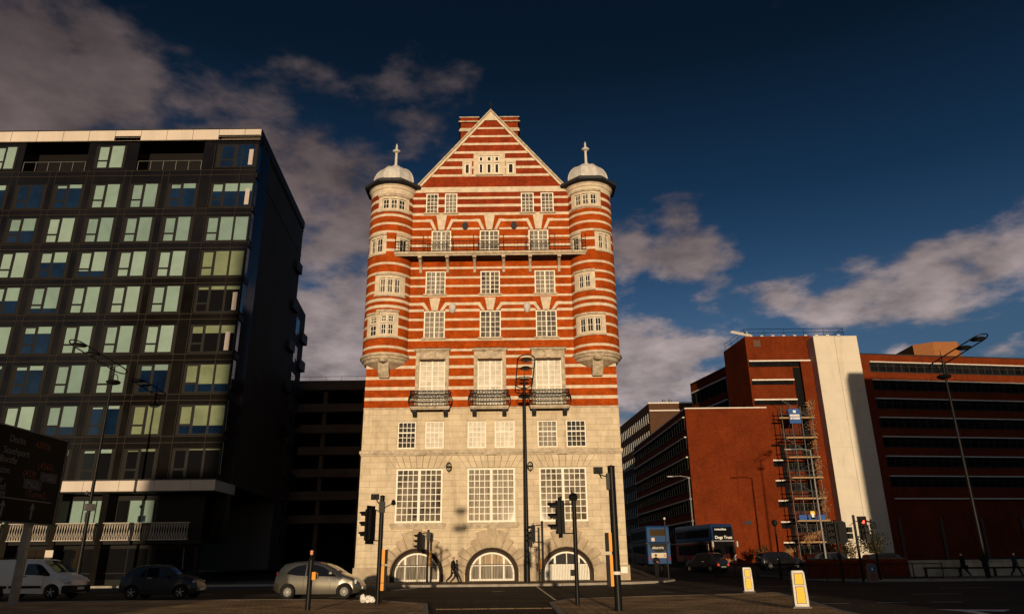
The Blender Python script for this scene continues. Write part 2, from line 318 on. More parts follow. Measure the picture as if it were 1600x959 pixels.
tag(b.build('street_grit', M['flags'], fix=False), 'fine grit and crumbs scattered over the paved islands', 'grit', kind='stuff')
# ------------------------------------------------------------------ the striped brick landmark
XC = -1.75
bld = thing('striped_building', 'tall red brick building with white stone bands, steep gable and two round domed turrets', 'building', (XC, FY, .12))
BZ = [38.45, 37.61, 36.81, 35.95, 35.2, 34.42, 33.63, 32.22, 31.4, 30.66, 29.85, 29.23, 28.45, 27.68, 26.88, 26.0, 24.81, 23.95, 23.19, 22.31, 21.6, 21.04, 20.24, 19.4, 18.51, 17.64, 17.07, 16.25, 15.36, 14.52, 13.67]
BZ = sorted(BZ); XL, XR = -11.75, 8.3
STONE_TOP = 12.85; APEX = 40.0; EAVE = 32.45
def bandcuts(z0, z1, thin=.108):
    """[(za, zb, isstone)] strips between z0 and z1"""
    out = []; z = z0
    for c in BZ:
        h = .26 if abs(c-32.22) < .01 else thin+.02*math.sin(c*7)
        a, d = c-h, c+h
        if d <= z0 or a >= z1: continue
        a = max(a, z0); d = min(d, z1)
        if a > z: out.append((z, a, 0))
        out.append((max(a, z), d, 1)); z = d
    if z < z1: out.append((z, z1, 0))
    res = []
    for a, d, s_ in out:      # darker facing bricks above the seventh-floor sill
        if s_ == 0 and a < 29.9 < d: res += [(a, 29.9, 0), (29.9, d, 2)]
        else: res.append((a, d, 2 if (s_ == 0 and a >= 29.89) else s_))
    return res
def zr(y, x=765): return P(x, y, FY)[1]
def wx(x, y): return P(x, y, FY)[0]
# openings: (x0, x1, z0, z1, cols, rows, style, glass)
OP = []
def addop(xa, xb, ymid, zt, zb, cols, rows, style, g): OP.append((wx(xa, ymid), wx(xb, ymid), zb, zt, cols, rows, style, g))
zt, zb = zr(301), zr(332)
for a, c, g in ((665.6, 684.8, 'g_mid'), (695, 714.4, 'g_curtain')): addop(a, c, 318, zt, zb, 3, 5, 'pair', g)
for a, c, g in ((814, 834, 'g_mid'), (845, 865, 'g_mid')): addop(a, c, 315, zt, zb, 3, 5, 'pair', g)
zt, zb = zr(359), zr(396)
for a, c, g in ((674, 704.5, 'g_curtain'), (749.6, 779.7, 'g_mid'), (826, 857, 'g_curtain')): addop(a, c, 376, zt, zb, 4, 5, 'cross', g)
zt, zb = zr(422.5), zr(458.6)
for a, c, g in ((664.8, 696, 'g_curtain'), (750.7, 781, 'g_mid'), (835.5, 867.6, 'g_curtain')): addop(a, c, 441, zt, zb, 4, 5, 'case', g)
zt, zb = zr(484.5), zr(526.8)
for a, c, g in ((662, 695, 'g_curtain'), (749.6, 782.5, 'g_mid'), (837.5, 870.4, 'g_mid')): addop(a, c, 506, zt, zb, 4, 5, 'case', g)
zt, zb = zr(560.5), zr(636)
for a, c, g in ((654.4, 695, 'g_bright'), (746, 785, 'g_bright'), (837.5, 878, 'g_bright')): addop(a, c, 600, zt, zb, 4, 9, 'sash', g)
zt, zb = zr(657), zr(699)
for a, c, g in ((621, 649.7, 'g_dark'), (664, 693.5, 'g_bright'), (730.4, 759.4, 'g_bright'), (773, 804, 'g_bright'), (840, 871, 'g_curtain'), (885, 916, 'g_dark')): addop(a, c, 678, zt, zb, 4, 5, 'sash2', g)
zt, zb = zr(730.5), zr(815)
for a, c, g in ((617.5, 691, 'g_mid'), (730, 805, 'g_curtain'), (843, 918, 'g_mid')): addop(a, c, 773, zt, zb, 8, 8, 'big', g)
# gable lights
GT, GB = zr(243.5), zr(271)
GX = [(748, 755), (760.3, 768), (772.5, 780)]
GOP = [(wx(a, 257), wx(c, 257), zr(252), zr(243.8)) for a, c in GX]+[(wx(a, 262), wx(c, 262), zr(270.5), zr(255)) for a, c in GX]
SIDE = [(wx(726, 262), wx(734, 262), zr(271), zr(255)), (wx(793.5, 262), wx(802.5, 262), zr(271), zr(255))]
# arched ground floor openings: centre x, half width, top z
AR = [(wx(651, 880), 1.96), (wx(768.5, 880), 1.96), (wx(886, 880), 1.96)]
ARTOP = zr(855); ARBASE = .16
def holes(z0, z1, extra=()):
    hs = [(o[0], o[1], o[2], o[3]) for o in OP]+list(extra)
    return hs
def wall_strips(mb, strips, xl, xr, hl, y, matf, clip=None):
    for za, zb_, st in strips:
        cuts = sorted({za, zb_}|{h[2] for h in hl if za < h[2] < zb_}|{h[3] for h in hl if za < h[3] < zb_})
        for a, c in zip(cuts, cuts[1:]):
            mid = (a+c)/2
            xs = [(h[0], h[1]) for h in hl if h[2] < mid < h[3]]; xs.sort()
            seg = []; x = xl
            for p, q in xs:
                if p > x: seg.append((x, p))
                x = max(x, q)
            if x < xr: seg.append((x, xr))
            for p, q in seg:
                if clip:
                    p0, q0 = max(p, clip(a)[0]), min(q, clip(a)[1]); p1, q1 = max(p, clip(c)[0]), min(q, clip(c)[1])
                    if p0 >= q0: continue
                    if p1 >= q1: p1 = q1 = max(min((p1+q1)/2, q0), p0)
                else: p0, q0, p1, q1 = p, q, p, q
                mb.face([(p0, y, a), (q0, y, a), (q1, y, c), (p1, y, c)], matf(st))
def reveals(mb, hl, y, d, m):
    for x0, x1, z0, z1 in hl:
        mb.face([(x0, y, z0), (x0, y+d, z0), (x0, y+d, z1), (x0, y, z1)], m); mb.face([(x1, y, z0), (x1, y, z1), (x1, y+d, z1), (x1, y+d, z0)], m)
        mb.face([(x0, y, z1), (x0, y+d, z1), (x1, y+d, z1), (x1, y, z1)], m); mb.face([(x0, y, z0), (x1, y, z0), (x1, y+d, z0), (x0, y+d, z0)], m)
# brick part
up = [(o[0], o[1], o[2], o[3]) for o in OP if o[2] > 12.9]
gable = [(x0, x1, z0, z1) for x0, x1, z0, z1 in GOP+SIDE]
slope = lambda z: (XC-(APEX-z)*(6.25/(APEX-EAVE)), XC+(APEX-z)*(6.25/(APEX-EAVE)))
b = MB()
wall_strips(b, bandcuts(STONE_TOP, EAVE), XL, XR, up, FY, lambda s: s)
wall_strips(b, bandcuts(EAVE, APEX-.02), XL, XR, gable, FY, lambda s: s, slope)
reveals(b, up, FY, .3, 1); reveals(b, gable, FY, .2, 1)
for xs_ in (XL, XR):
    for za, zb_, st in bandcuts(STONE_TOP, EAVE): b.face([(xs_, FY, za), (xs_, FY+34, za), (xs_, FY+34, zb_), (xs_, FY, zb_)], st)
b.build('brick_wall', [M['brick'], M['band'], M['brick_d']], bld, fix=False)
# stone base with three arches
lo = [(o[0], o[1], o[2], o[3]) for o in OP if o[2] < 12.9]
b = MB()
wall_strips(b, [(ARTOP, STONE_TOP, 0)], XL, XR, lo, FY, lambda s: 0)
NS = 22
def arch_z(t): return ARBASE+.55+(ARTOP-ARBASE-.55)*math.sin(t)
for i, (cx, hw) in enumerate(AR):
    xa = XL if i == 0 else (AR[i-1][0]+cx)/2; xb = XR if i == 2 else (cx+AR[i+1][0])/2
    b.face([(xa, FY, .1), (cx-hw, FY, .1), (cx-hw, FY, ARTOP), (xa, FY, ARTOP)]); b.face([(cx+hw, FY, .1), (xb, FY, .1), (xb, FY, ARTOP), (cx+hw, FY, ARTOP)])
    for k in range(NS):
        t0, t1 = math.pi*(1-k/NS), math.pi*(1-(k+1)/NS)
        x0, x1 = cx+hw*math.cos(t0), cx+hw*math.cos(t1)
        b.face([(x0, FY, arch_z(t0)), (x1, FY, arch_z(t1)), (x1, FY, ARTOP), (x0, FY, ARTOP)])
        b.face([(x0, FY, arch_z(t0)), (x0, FY+.5, arch_z(t0)), (x1, FY+.5, arch_z(t1)), (x1, FY, arch_z(t1))], 1)
    for sx in (-1, 1): b.face([(cx+sx*hw, FY, .1), (cx+sx*hw, FY+.5, .1), (cx+sx*hw, FY+.5, arch_z(0)), (cx+sx*hw, FY, arch_z(0))], 1)
reveals(b, lo, FY, .3, 0)
for xs_ in (XL, XR): b.face([(xs_, FY, .1), (xs_, FY+34, .1), (xs_, FY+34, STONE_TOP), (xs_, FY, STONE_TOP)])
b.build('stone_wall', [M['stone'], M['joint']], bld, fix=False)
b = MB()
for i, (cx, hw) in enumerate(AR):    # plinth blocks between the arches
    xa = XL-.12 if i == 0 else AR[i-1][0]+AR[i-1][1]+.12; b = MB().box(xa, cx-hw-.1, FY-.14, FY+.05, .08, 1.15); b.build('plinth', M['rustic'], bld, bevel=.03)
b = MB(); b.box(AR[2][0]+AR[2][1]+.1, XR+.12, FY-.14, FY+.05, .08, 1.15)
b.build('plinth', M['rustic'], bld, bevel=.03)
# roof behind the gable, and the body of the building
b = MB(); b.prism([(XC-6.6, EAVE-.3), (XC+6.6, EAVE-.3), (XC, APEX-.35)], FY+.3, FY+34)
b.box(XL+.3, XR-.3, FY+.6, FY+34, EAVE-1.2, EAVE-.4)
b.build('roof', M['slate'], bld)
# windows
def window(x0, x1, z0, z1, cols, rows, style, g, y=None, parent=None):
    y = FY+.2 if y is None else y; b = MB(); fw = .09 if style != 'big' else .13; d = .08
    t = .022 if style not in ('big',) else .03
    b.box(x0, x0+fw, y-d, y+.04, z0, z1); b.box(x1-fw, x1, y-d, y+.04, z0, z1); b.box(x0+fw, x1-fw, y-d, y+.04, z0, z0+fw); b.box(x0+fw, x1-fw, y-d, y+.04, z1-fw, z1)
    X0, X1, Z0, Z1 = x0+fw, x1-fw, z0+fw, z1-fw
    rows_z = [Z0+(Z1-Z0)*k/rows for k in range(1, rows)]
    if style == 'big':
        mx = (x0+x1)/2; b.box(mx-.1, mx+.1, y-d-.01, y+.03, Z0, Z1)
        top = Z1-.34; rows_z = [top]+[Z0+(top-Z0)*k/(rows-1) for k in range(1, rows-1)]
        for h0, h1 in ((X0, mx-.1), (mx+.1, X1)):
            for k in range(1, cols//2): xx = h0+(h1-h0)*k/(cols//2); b.box(xx-t, xx+t, y-.045, y+.02, Z0, Z1)
            for z in rows_z: b.box(h0, h1, y-.043, y+.018, z-t, z+t)
    else:
        for k in range(1, cols):
            xx = X0+(X1-X0)*k/cols; tt = .055 if (cols == 4 and k == 2 and style in ('case', 'cross', 'sash')) else t
            b.box(xx-tt, xx+tt, y-.045-(.02 if tt > t else 0), y+.02, Z0, Z1)
        for k, z in enumerate(rows_z):
            tt = .05 if (style == 'cross' and k == 2) or (style in ('sash',) and k == 3) or (style == 'sash2' and k == 2) else t
            b.box(X0, X1, y-.043-(.02 if tt > t else 0), y+.018, z-tt, z+tt)
    f = b.build('window', M['paint'], parent or bld); p = MB(); p.box(x0+.02, x1-.02, y, y+.03, z0+.02, z1-.02)
    p.build('pane', M[g], f); return f
for o in OP: window(*o)
for (x0, x1, z0, z1) in GOP: window(x0, x1, z0, z1, 1, 1, 'g', 'g_dark', FY+.14)
for (x0, x1, z0, z1) in SIDE: window(x0, x1, z0, z1, 1, 1, 'g', 'g_dark', FY+.14)
# arched windows / doors at ground level
for i, (cx, hw) in enumerate(AR):
    b = MB(); y = FY+.34; hw2 = hw-.32; topz = ARTOP-.32
    def az(t, o=0): return ARBASE+.5+(topz-ARBASE-.5-o)*math.sin(t)
    n = 20
    for k in range(n):
        t0, t1 = math.pi*k/n, math.pi*(k+1)/n
        q = [(cx+(hw2)*math.cos(t0), az(t0)), (cx+hw2*math.cos(t1), az(t1)), (cx+(hw2-.12)*math.cos(t1), az(t1, .12)), (cx+(hw2-.12)*math.cos(t0), az(t0, .12))]
        b.prism(q, y-.09, y)
    for s in (-1, 1): b.box(cx+s*hw2, cx+s*(hw2-.12), y-.09, y, ARBASE, ARBASE+.52)
    b.box(cx-hw2+.12, cx+hw2-.12, y-.085, y, ARBASE, ARBASE+.14)
    def ztop(x): return az(math.acos(max(-1, min(1, (x-cx)/hw2))), .1)
    for x in (-.88, .88): b.box(cx+x-.075, cx+x+.075, y-.088, y, ARBASE+.1, ztop(cx+x))
    b.box(cx-.03, cx+.03, y-.06, y, ARBASE+.1, ztop(cx)); b.box(cx-hw2+.1, cx+hw2-.1, y-.07, y, 1.18, 1.25)
    f = b.build('arched_window', M['paint'], bld); f['label'] = ['arched window with net curtains nearest the cars', 'arched window in the middle with net curtains', 'arched entrance with white lower panels'][i]
    p = MB(); pts = [(cx-hw2+.02, ARBASE)]+[(cx-(hw2-.02)*math.cos(math.pi*k/24), az(math.pi*k/24, .03)) for k in range(25)]+[(cx+hw2-.02, ARBASE)]
    p.prism(pts, y, y+.04); p.build('pane', M['g_curtain' if i < 2 else 'black'], f)
    if i == 2:
        p = MB(); p.box(cx-hw2+.14, cx+hw2-.14, y-.055, y-.01, ARBASE+.1, 1.18)
        for k in range(26): xx = cx-hw2+.2+k*.115; p.box(xx, xx+.03, y-.07, y-.055, ARBASE+.14, 1.16)
        p.build('door_panel', M['paint'], f)
    p = MB()                    # low iron guard in front of the glass
    for k in range(-13, 14):
        xx = cx+k*.115
        if abs(xx-cx) < hw2: p.bar((xx, FY+.1, ARBASE-.02), (xx, FY+.1, 1.32 if i < 2 else 1.22), .011, 4)
    p.bar((cx-hw2, FY+.1, 1.28), (cx+hw2, FY+.1, 1.28), .014, 4); p.build('window_guard', M['iron'], f)
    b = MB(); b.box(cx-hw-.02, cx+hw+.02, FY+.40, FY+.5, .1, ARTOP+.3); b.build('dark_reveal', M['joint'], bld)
    # rusticated voussoirs: wedge blocks, long and short in turn
    nv = 13; rnd = random.Random(i)
    b = MB()
    for k in range(1, nv):
        a = math.pi*k/nv; ext = (.95 if k % 2 == 0 else .8) if k not in (5, 6, 7, 8) else 1.35
        x0_, z0_ = cx+hw*math.cos(a), ARBASE+.55+(ARTOP-ARBASE-.55)*math.sin(a); x1_, z1_ = x0_+math.cos(a)*ext, min(z0_+(math.sin(a)*.85+.08)*ext, zr(822))
        b.bar((x0_, FY-.03, z0_), (x1_, FY-.03, z1_), .022, 4)
    b.build('voussoir_joint', mat('brown_joint_line', (.20, .15, .10), .95) if i == 0 else bpy.data.materials['brown_joint_line'], bld)  # brown lines laid in the gaps so the joints show
    b = MB()
    for k in range(nv):
        a0, a1 = math.pi*(k+.09)/nv, math.pi*(k+.91)/nv
        ext = (.95 if k % 2 == 0 else .62)
        if k in (5, 7): ext = 1.35
        if k == 6: ext = 1.62
        def pt(a, e):
            vx, vz = math.cos(a), math.sin(a); x = cx+hw*vx; z = ARBASE+.55+(ARTOP-ARBASE-.55)*vz
            dx, dz = vx, (vz*.85 + .08); return (x+dx*e, z+dz*e)
        q = [pt(a0, .02), pt(a1, .02), pt(a1, ext), pt(a0, ext)]
        zl = zr(821)
        q = [(x, min(z, zl)) for x, z in q]
        pr = rnd.uniform(.06, .15); b.prism(q, FY-pr, FY+.02)
    b.build('arch_voussoirs', M['rustic'], bld, bevel=.03)
    b = MB(); b.path([(cx-hw+.0, FY-.02, .6)]+[(cx-(hw-.06)*math.cos(math.pi*k/20), FY+.02, ARBASE+.55+(ARTOP-ARBASE-.6)*math.sin(math.pi*k/20)) for k in range(21)], .07, 5)
    b.build('arch_soffit_edge', M['joint'], bld)
# flat arches (radiating joints) above the big windows, sills, string course
for i, o in enumerate([o for o in OP if o[6] == 'big']):
    x0, x1, z0, z1 = o[:4]; mx = (x0+x1)/2; b = MB(); zt_ = zr(711)
    n = 9
    for k in range(n):
        u0, u1 = (k+.035)/n, (k+.965)/n; s = .55
        xa, xb = x0-.1+(x1-x0+.2)*u0, x0-.1+(x1-x0+.2)*u1
        ta, tb = mx+(xa-mx)*1.33, mx+(xb-mx)*1.33
        b.prism([(xa, z1+.02), (xb, z1+.02), (tb, zt_), (ta, zt_)], FY-(.10 if k == 4 else .035), FY+.01)
    b.build('flat_arch', M['stone'], bld, bevel=.01)
    b = MB(); b.prism([(x0-.1, z1+.015), (x1+.1, z1+.015), (mx+(x1-mx+.1)*1.33, zt_-.01), (mx-(x1-mx+.1)*1.33, zt_-.01)], FY-.012, FY+.005); b.build('flat_arch_joints', bpy.data.materials['brown_joint_line'], bld)
    b = MB(); b.box(x0-.3, x1+.3, FY-.22, FY+.1, zr(821), zr(816)); b.box(x0-.22, x1+.22, FY-.14, FY+.1, zr(824.5), zr(821)); b.build('sill', M['carved'], bld)
b = MB()
zc0, zc1 = zr(710), zr(702.5)
b.box(XL-.12, XR+.12, FY-.16, FY+.02, zc0+.12, zc1); b.box(XL-.05, XR+.05, FY-.08, FY+.02, zc0, zc0+.12)
for o in [o for o in OP if o[6] == 'big']:
    mx = (o[0]+o[1])/2; b.box(mx-.42, mx+.42, FY-.2, FY, zc0-.02, zc1+.03)
b.box(XL-.03, XR+.03, FY-.05, FY+.02, STONE_TOP-.02, STONE_TOP+.12)
b.build('string_course', M['carved'], bld, bevel=.012)
for o in OP:
    x0, x1, z0, z1, cols, rows, st, g = o
    if st == 'sash2':
        b = MB(); b.box(x0-.1, x1+.1, FY-.03, FY+.05, z1, z1+.16); b.box(x0-.1, x0, FY-.03, FY+.05, z0, z1); b.box(x1, x1+.1, FY-.03, FY+.05, z0, z1); b.build('architrave', M['stone'], bld)
    if st in ('case', 'pair'):
        b = MB(); b.box(x0-.14, x1+.14, FY-.14, FY+.05, z0-.16, z0-.002); b.build('sill', M['carved'], bld)
# joined pair lintel sills, keystones with kinked bands above floors 4 and 6
def keystone(mx, zb_, zA, zt_, hw):
    b = MB(); b.prism([(mx-.25, zb_), (mx+.25, zb_), (mx+.46, zt_), (mx-.46, zt_)], FY-.07, FY+.01); b.prism([(mx-.08, zb_-.03), (mx+.08, zb_-.03), (mx+.15, zt_), (mx-.15, zt_)], FY-.1, FY-.06)
    b.build('keystone', M['band'], bld, bevel=.01)
    b = MB(); b.prism([(mx-hw+.0, zb_), (mx+hw-.0, zb_), (mx+hw+.12, zA+.16), (mx-hw-.12, zA+.16)], FY-.018, FY+.01, 0)
    for s_ in (-1, 1):
        q = [(mx+s_*(hw-.42), zb_), (mx+s_*(hw-.17), zb_), (mx+s_*(hw+.16), zA-.13), (mx+s_*(hw+.5), zA-.13), (mx+s_*(hw+.5), zA+.13), (mx+s_*(hw+.0), zA+.13)]
        b.prism(q if s_ > 0 else q[::-1], FY-.03, FY+.01, 1)
    b.build('splayed_arch', [M['brick'], M['band']], bld)
for o in OP:
    x0, x1, z0, z1, cols, rows, st, g = o
    if st == 'cross' or (st == 'case' and z0 < 20):
        keystone((x0+x1)/2, z1+.01, 29.23 if st == 'cross' else 21.6, z1+1.4 if st == 'cross' else z1+1.1, (x1-x0)/2)
for o in OP:                      # stone aedicules of the balcony floor
    x0, x1, z0, z1, cols, rows, st, g = o
    if st != 'sash': continue
    b = MB(); mx = (x0+x1)/2
    b.box(x0-.3, x0, FY-.07, FY+.05, z0-.4, z1+.1); b.box(x1, x1+.3, FY-.07, FY+.05, z0-.4, z1+.1); b.box(x0-.3, x1+.3, FY-.1, FY+.05, z1+.02, z1+.62)
    b.box(x0-.1, x1+.1, FY-.14, FY+.05, z1+.14, z1+.2); b.prism([(mx-.16, z1+.05), (mx+.16, z1+.05), (mx+.3, z1+.64), (mx-.3, z1+.64)], FY-.2, FY)
    b.box(x0-.42, x1+.42, FY-.34, FY+.05, z1+.7, z1+.83); b.box(x0-.34, x1+.34, FY-.22, FY+.05, z1+.62, z1+.7)
    ws = b.build('window_surround', M['carved'], bld, bevel=.012)
    b = MB(); b.box(x0-.44, x1+.44, FY-.36, FY, z1+.832, z1+.87); b.build('hood_shadow_line', M['eave'], ws)  # thin dark box painting in the shadow line along the hood top
    b = MB(); b.box(x0+.01, x1-.01, FY-.02, FY+.12, z1-.12, z1-.01); b.build('dark_head_strip', M['joint'], ws)  # dark strip across the top of the window
# small iron balconies
def scroll(mb, x, y, z, s, r=.1):
    pts = []
    for k in range(11):
        a = k/10*2.6*math.pi; rr = r*(1-k/13); pts.append((x+s*rr*math.cos(a), y, z+rr*math.sin(a)))
    mb.path(pts, .022, 4)
for i, o in enumerate([o for o in OP if o[6] == 'sash']):
    x0, x1 = o[0]-.55, o[1]+.5; z0 = zr(636.5); zt_ = zr(613); dpt = .85
    b = MB(); b.box(x0, x1, FY-dpt, FY, z0-.16, z0); b.box(x0+.06, x1-.06, FY-dpt+.06, FY, z0-.26, z0-.16, 0)
    s = b.build('small_balcony', M['carved'], bld, bevel=.02)
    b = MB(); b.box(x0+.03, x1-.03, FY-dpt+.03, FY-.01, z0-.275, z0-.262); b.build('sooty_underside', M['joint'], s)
    for xx in (x0+.35, x1-.35):
        b = MB(); b.prism([(FY-dpt+.12, z0-.26), (FY, z0-.26), (FY, z0-.75), (FY-.3, z0-.62), (FY-dpt+.12, z0-.42)], xx-.17, xx+.17, axis='x'); b.build('bracket', M['eave'], s, bevel=.03)
    b = MB(); H = zt_-z0
    def bulge(t): return .16*math.sin(math.pi*min(1, t*1.25))*(1 if t < .8 else 0)
    n = 14
    for k in range(n+1):
        xx = x0+(x1-x0)*k/n
        b.path([(xx, FY-dpt-bulge(t), z0+H*t) for t in (0, .15, .3, .5, .65, .8, 1)], .02, 4)
        if k < n:
            xm = xx+(x1-x0)/n/2
            for zc, sg in ((.2, 1), (.48, -1), (.75, 1), (.9, -1)): scroll(b, xm, FY-dpt-bulge(zc), z0+H*zc, sg*(1 if k % 2 else -1), .085)
    for s_ in (x0, x1):
        sg = -1 if s_ == x0 else 1
        for k in range(5):
            yy = FY-dpt*k/5; b.path([(s_+sg*bulge(t), yy, z0+H*t) for t in (0, .15, .3, .5, .65, .8, 1)], .02, 4)
    for zz, r_ in ((z0+H, .035), (z0+.04, .03), (z0+H*.62, .018)):
        e_ = bulge((zz-z0)/H)
        b.path([(x0-e_, FY, zz), (x0-e_, FY-dpt-e_, zz), (x1+e_, FY-dpt-e_, zz), (x1+e_, FY, zz)], r_, 4)
    b.build('iron_railing', M['iron'], s)
# long balcony of the sixth floor
BX0, BX1 = wx(619, 405), wx(915, 402); zs = zr(401); dp = 1.25
b = MB(); b.box(BX0, BX1, FY-dp, FY, zs-.22, zs); b.box(BX0+.05, BX1-.05, FY-dp+.1, FY, zs-.36, zs-.22)
lb = b.build('long_balcony', M['carved'], bld, bevel=.02)
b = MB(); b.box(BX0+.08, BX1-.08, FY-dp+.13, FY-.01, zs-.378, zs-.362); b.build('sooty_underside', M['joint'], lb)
for px in (658, 700, 742, 787, 828, 873):
    xx = wx(px, 415); b = MB()
    b.box(xx-.16, xx+.16, FY-dp+.1, FY, zs-.52, zs-.36); b.prism([(FY-dp+.35, zs-.52), (FY, zs-.52), (FY, zs-1.55), (FY-.22, zs-1.5), (FY-.32, zs-1.0)], xx-.11, xx+.11, axis='x')
    b.build('bracket', M['carved'], lb, bevel=.015)
b = MB()
n = 56
for k in range(n+1):
    xx = BX0+.06+(BX1-BX0-.12)*k/n; b.bar((xx, FY-dp+.06, zs), (xx, FY-dp+.06, zs+.95), .013, 4)
for z_, r_ in ((zs+.95, .03), (zs+.7, .018), (zs+.1, .025), (zs+.4, .018)):
    b.path([(BX0+.06, FY, z_), (BX0+.06, FY-dp+.06, z_), (BX1-.06, FY-dp+.06, z_), (BX1-.06, FY, z_)], r_, 4)
for px in (621, 664, 671, 700, 709, 741, 748, 780, 787, 822, 829, 858, 866, 907, 913):
    xx = min(max(wx(px, 390), BX0+.06), BX1-.06); b.bar((xx, FY-dp+.06, zs), (xx, FY-dp+.06, zs+1.35), .028, 5); b.lathe([(0, -.05), (.06, 0), (0, .08)], (xx, FY-dp+.06, zs+1.38), 6)
for px in (686, 765, 843):
    xx = wx(px, 390)
    for k in range(-4, 5): scroll(b, xx+k*.2, FY-dp+.06, zs+.55, 1 if k % 2 else -1, .11)
b.build('iron_railing', M['iron'], lb)
# gable coping, stone panel round the gable lights, apex finial
b = MB()
for s in (-1, 1):
    dx, dz = 6.25, -(APEX-EAVE); ln = math.hypot(dx, dz); nx, nz = -dz/ln, dx/ln
    w0, w1 = -.10, .12
    q = [(XC, APEX+w1/nz), (XC, APEX+w0/nz), (XC+s*(dx+.15), EAVE-.15+w0/nz), (XC+s*(dx+.15), EAVE-.15+w1/nz)]
    b.prism(q if s > 0 else q[::-1], FY-.12, FY+.35)
    q = [(XC, APEX+.22/nz), (XC, APEX+.10/nz), (XC+s*(dx+.15), EAVE-.15+.10/nz), (XC+s*(dx+.15), EAVE-.15+.22/nz)]
    b.prism(q if s > 0 else q[::-1], FY-.26, FY+.4, 1)
b.build('gable_coping', [M['band'], M['carved']], bld)
b = MB(); b.prism([(XC-.62, APEX-.8), (XC+.62, APEX-.8), (XC, APEX)], FY-.14, FY); b.build('apex_stone', M['band'], bld)
b = MB(); b.bar((XC, FY, APEX+.2), (XC, FY, APEX+1.3), .05, 5); b.lathe([(0, -.1), (.08, 0), (0, .1)], (XC, FY, APEX+.6), 8); b.build('apex_finial', M['iron'], bld)
gx0, gx1 = wx(740, 260), wx(789, 260)
b = MB()
def panel(mb, x0, x1, z0, z1, hl, y, m=0):
    wall_strips(mb, [(z0, z1, 0)], x0, x1, hl, y, lambda s: m)
    for a, c, e_, f_ in ((x0, x1, z0, z0), (x0, x1, z1, z1)): mb.face([(a, y, e_), (c, y, e_), (c, FY, e_), (a, FY, e_)], m)
    for xx in (x0, x1): mb.face([(xx, y, z0), (xx, FY, z0), (xx, FY, z1), (xx, y, z1)], m)
    for h in hl: pass
panel(b, gx0, gx1, zr(273), zr(240.5), GOP, FY-.04)
panel(b, wx(722.5, 262), wx(737.5, 262), zr(274), zr(252), SIDE[:1], FY-.038); panel(b, wx(790, 262), wx(806, 262), zr(274), zr(251.5), SIDE[1:], FY-.038)
b.box(gx0+.2, gx1-.2, FY-.16, FY-.04, zr(274.5), zr(272.8)); b.build('gable_window_panel', M['band'], bld, fix=False)
# chimneys each side of the apex
for xc_, in ((wx(733, 200),), (wx(794, 200),)):
    b = MB(); Yc = FY+3.2; top = P(733, 193, Yc)[1]; x_ = XC+(xc_-XC)*1.07
    b.box(x_-.8, x_+.8, Yc-.8, Yc+.8, 33, top-.5, 0); b.box(x_-.95, x_+.95, Yc-.95, Yc+.95, top-1.5, top-1.3, 1); b.box(x_-.88, x_+.88, Yc-.88, Yc+.88, top-1.3, top-1.1, 1); b.box(x_-1.0, x_+1.0, Yc-1, Yc+1, top-.5, top-.38, 1); b.box(x_-.85, x_+.85, Yc-.85, Yc+.85, top-.38, top, 0); b.box(x_-.95, x_+.95, Yc-.95, Yc+.95, top, top+.1, 1)
    b.build('chimney', [M['brick_d'], M['carved']], bld)
# round vents, crests, wall lanterns
for px in (727, 803):
    b = MB(); cx_, cz_ = wx(px, 352), zr(352.5)-.02; b.prism([(cx_+.27*math.cos(t), cz_+.38*math.sin(t)) for t in [k*math.pi/10 for k in range(20)]], FY-.05, FY+.01); b.build('oval_vent', M['eave'], bld)
for px in (707, 823.5):
    b = MB(); cx_, cz_ = wx(px, 481), zr(480.5)
    b.lathe([(0, -.5), (.16, -.42), (.3, -.1), (.3, .15), (.2, .38), (0, .45)], (cx_, FY-.02, cz_), 10)
    for k in range(7): a = k*math.pi/3.5; b.lathe([(0, -.08), (.08, 0), (0, .08)], (cx_+.2*math.cos(a), FY-.2, cz_+.28*math.sin(a)), 6)
    b.build('carved_shield', M['lead'], bld, smooth=40)
for px in (702, 828.5):
    b = MB(); cx_, cz_ = wx(px, 729), zr(729); y_ = FY-.34
    for k in range(8): a = k*math.pi/4; b.path([(cx_+.22*math.sin(t)*math.cos(a), y_+.22*math.sin(t)*math.sin(a), cz_+.33*math.cos(t)) for t in [j*math.pi/8 for j in range(9)]], .018, 4)
    b.bar((cx_, y_, cz_+.33), (cx_, FY, cz_+.36), .025, 5); b.lathe([(.23, -.03), (.23, .03)], (cx_, y_, cz_), 12); b.lathe([(0, -.42), (.05, -.36), (0, -.3)], (cx_, y_, cz_), 6); b.build('wall_lantern', M['iron'], bld)
b = MB(); b.box(wx(970, 893)-.02, wx(980, 893), FY-.3, FY-.15, zr(897), zr(887)); b.build('meter_box', M['paint'], bld)
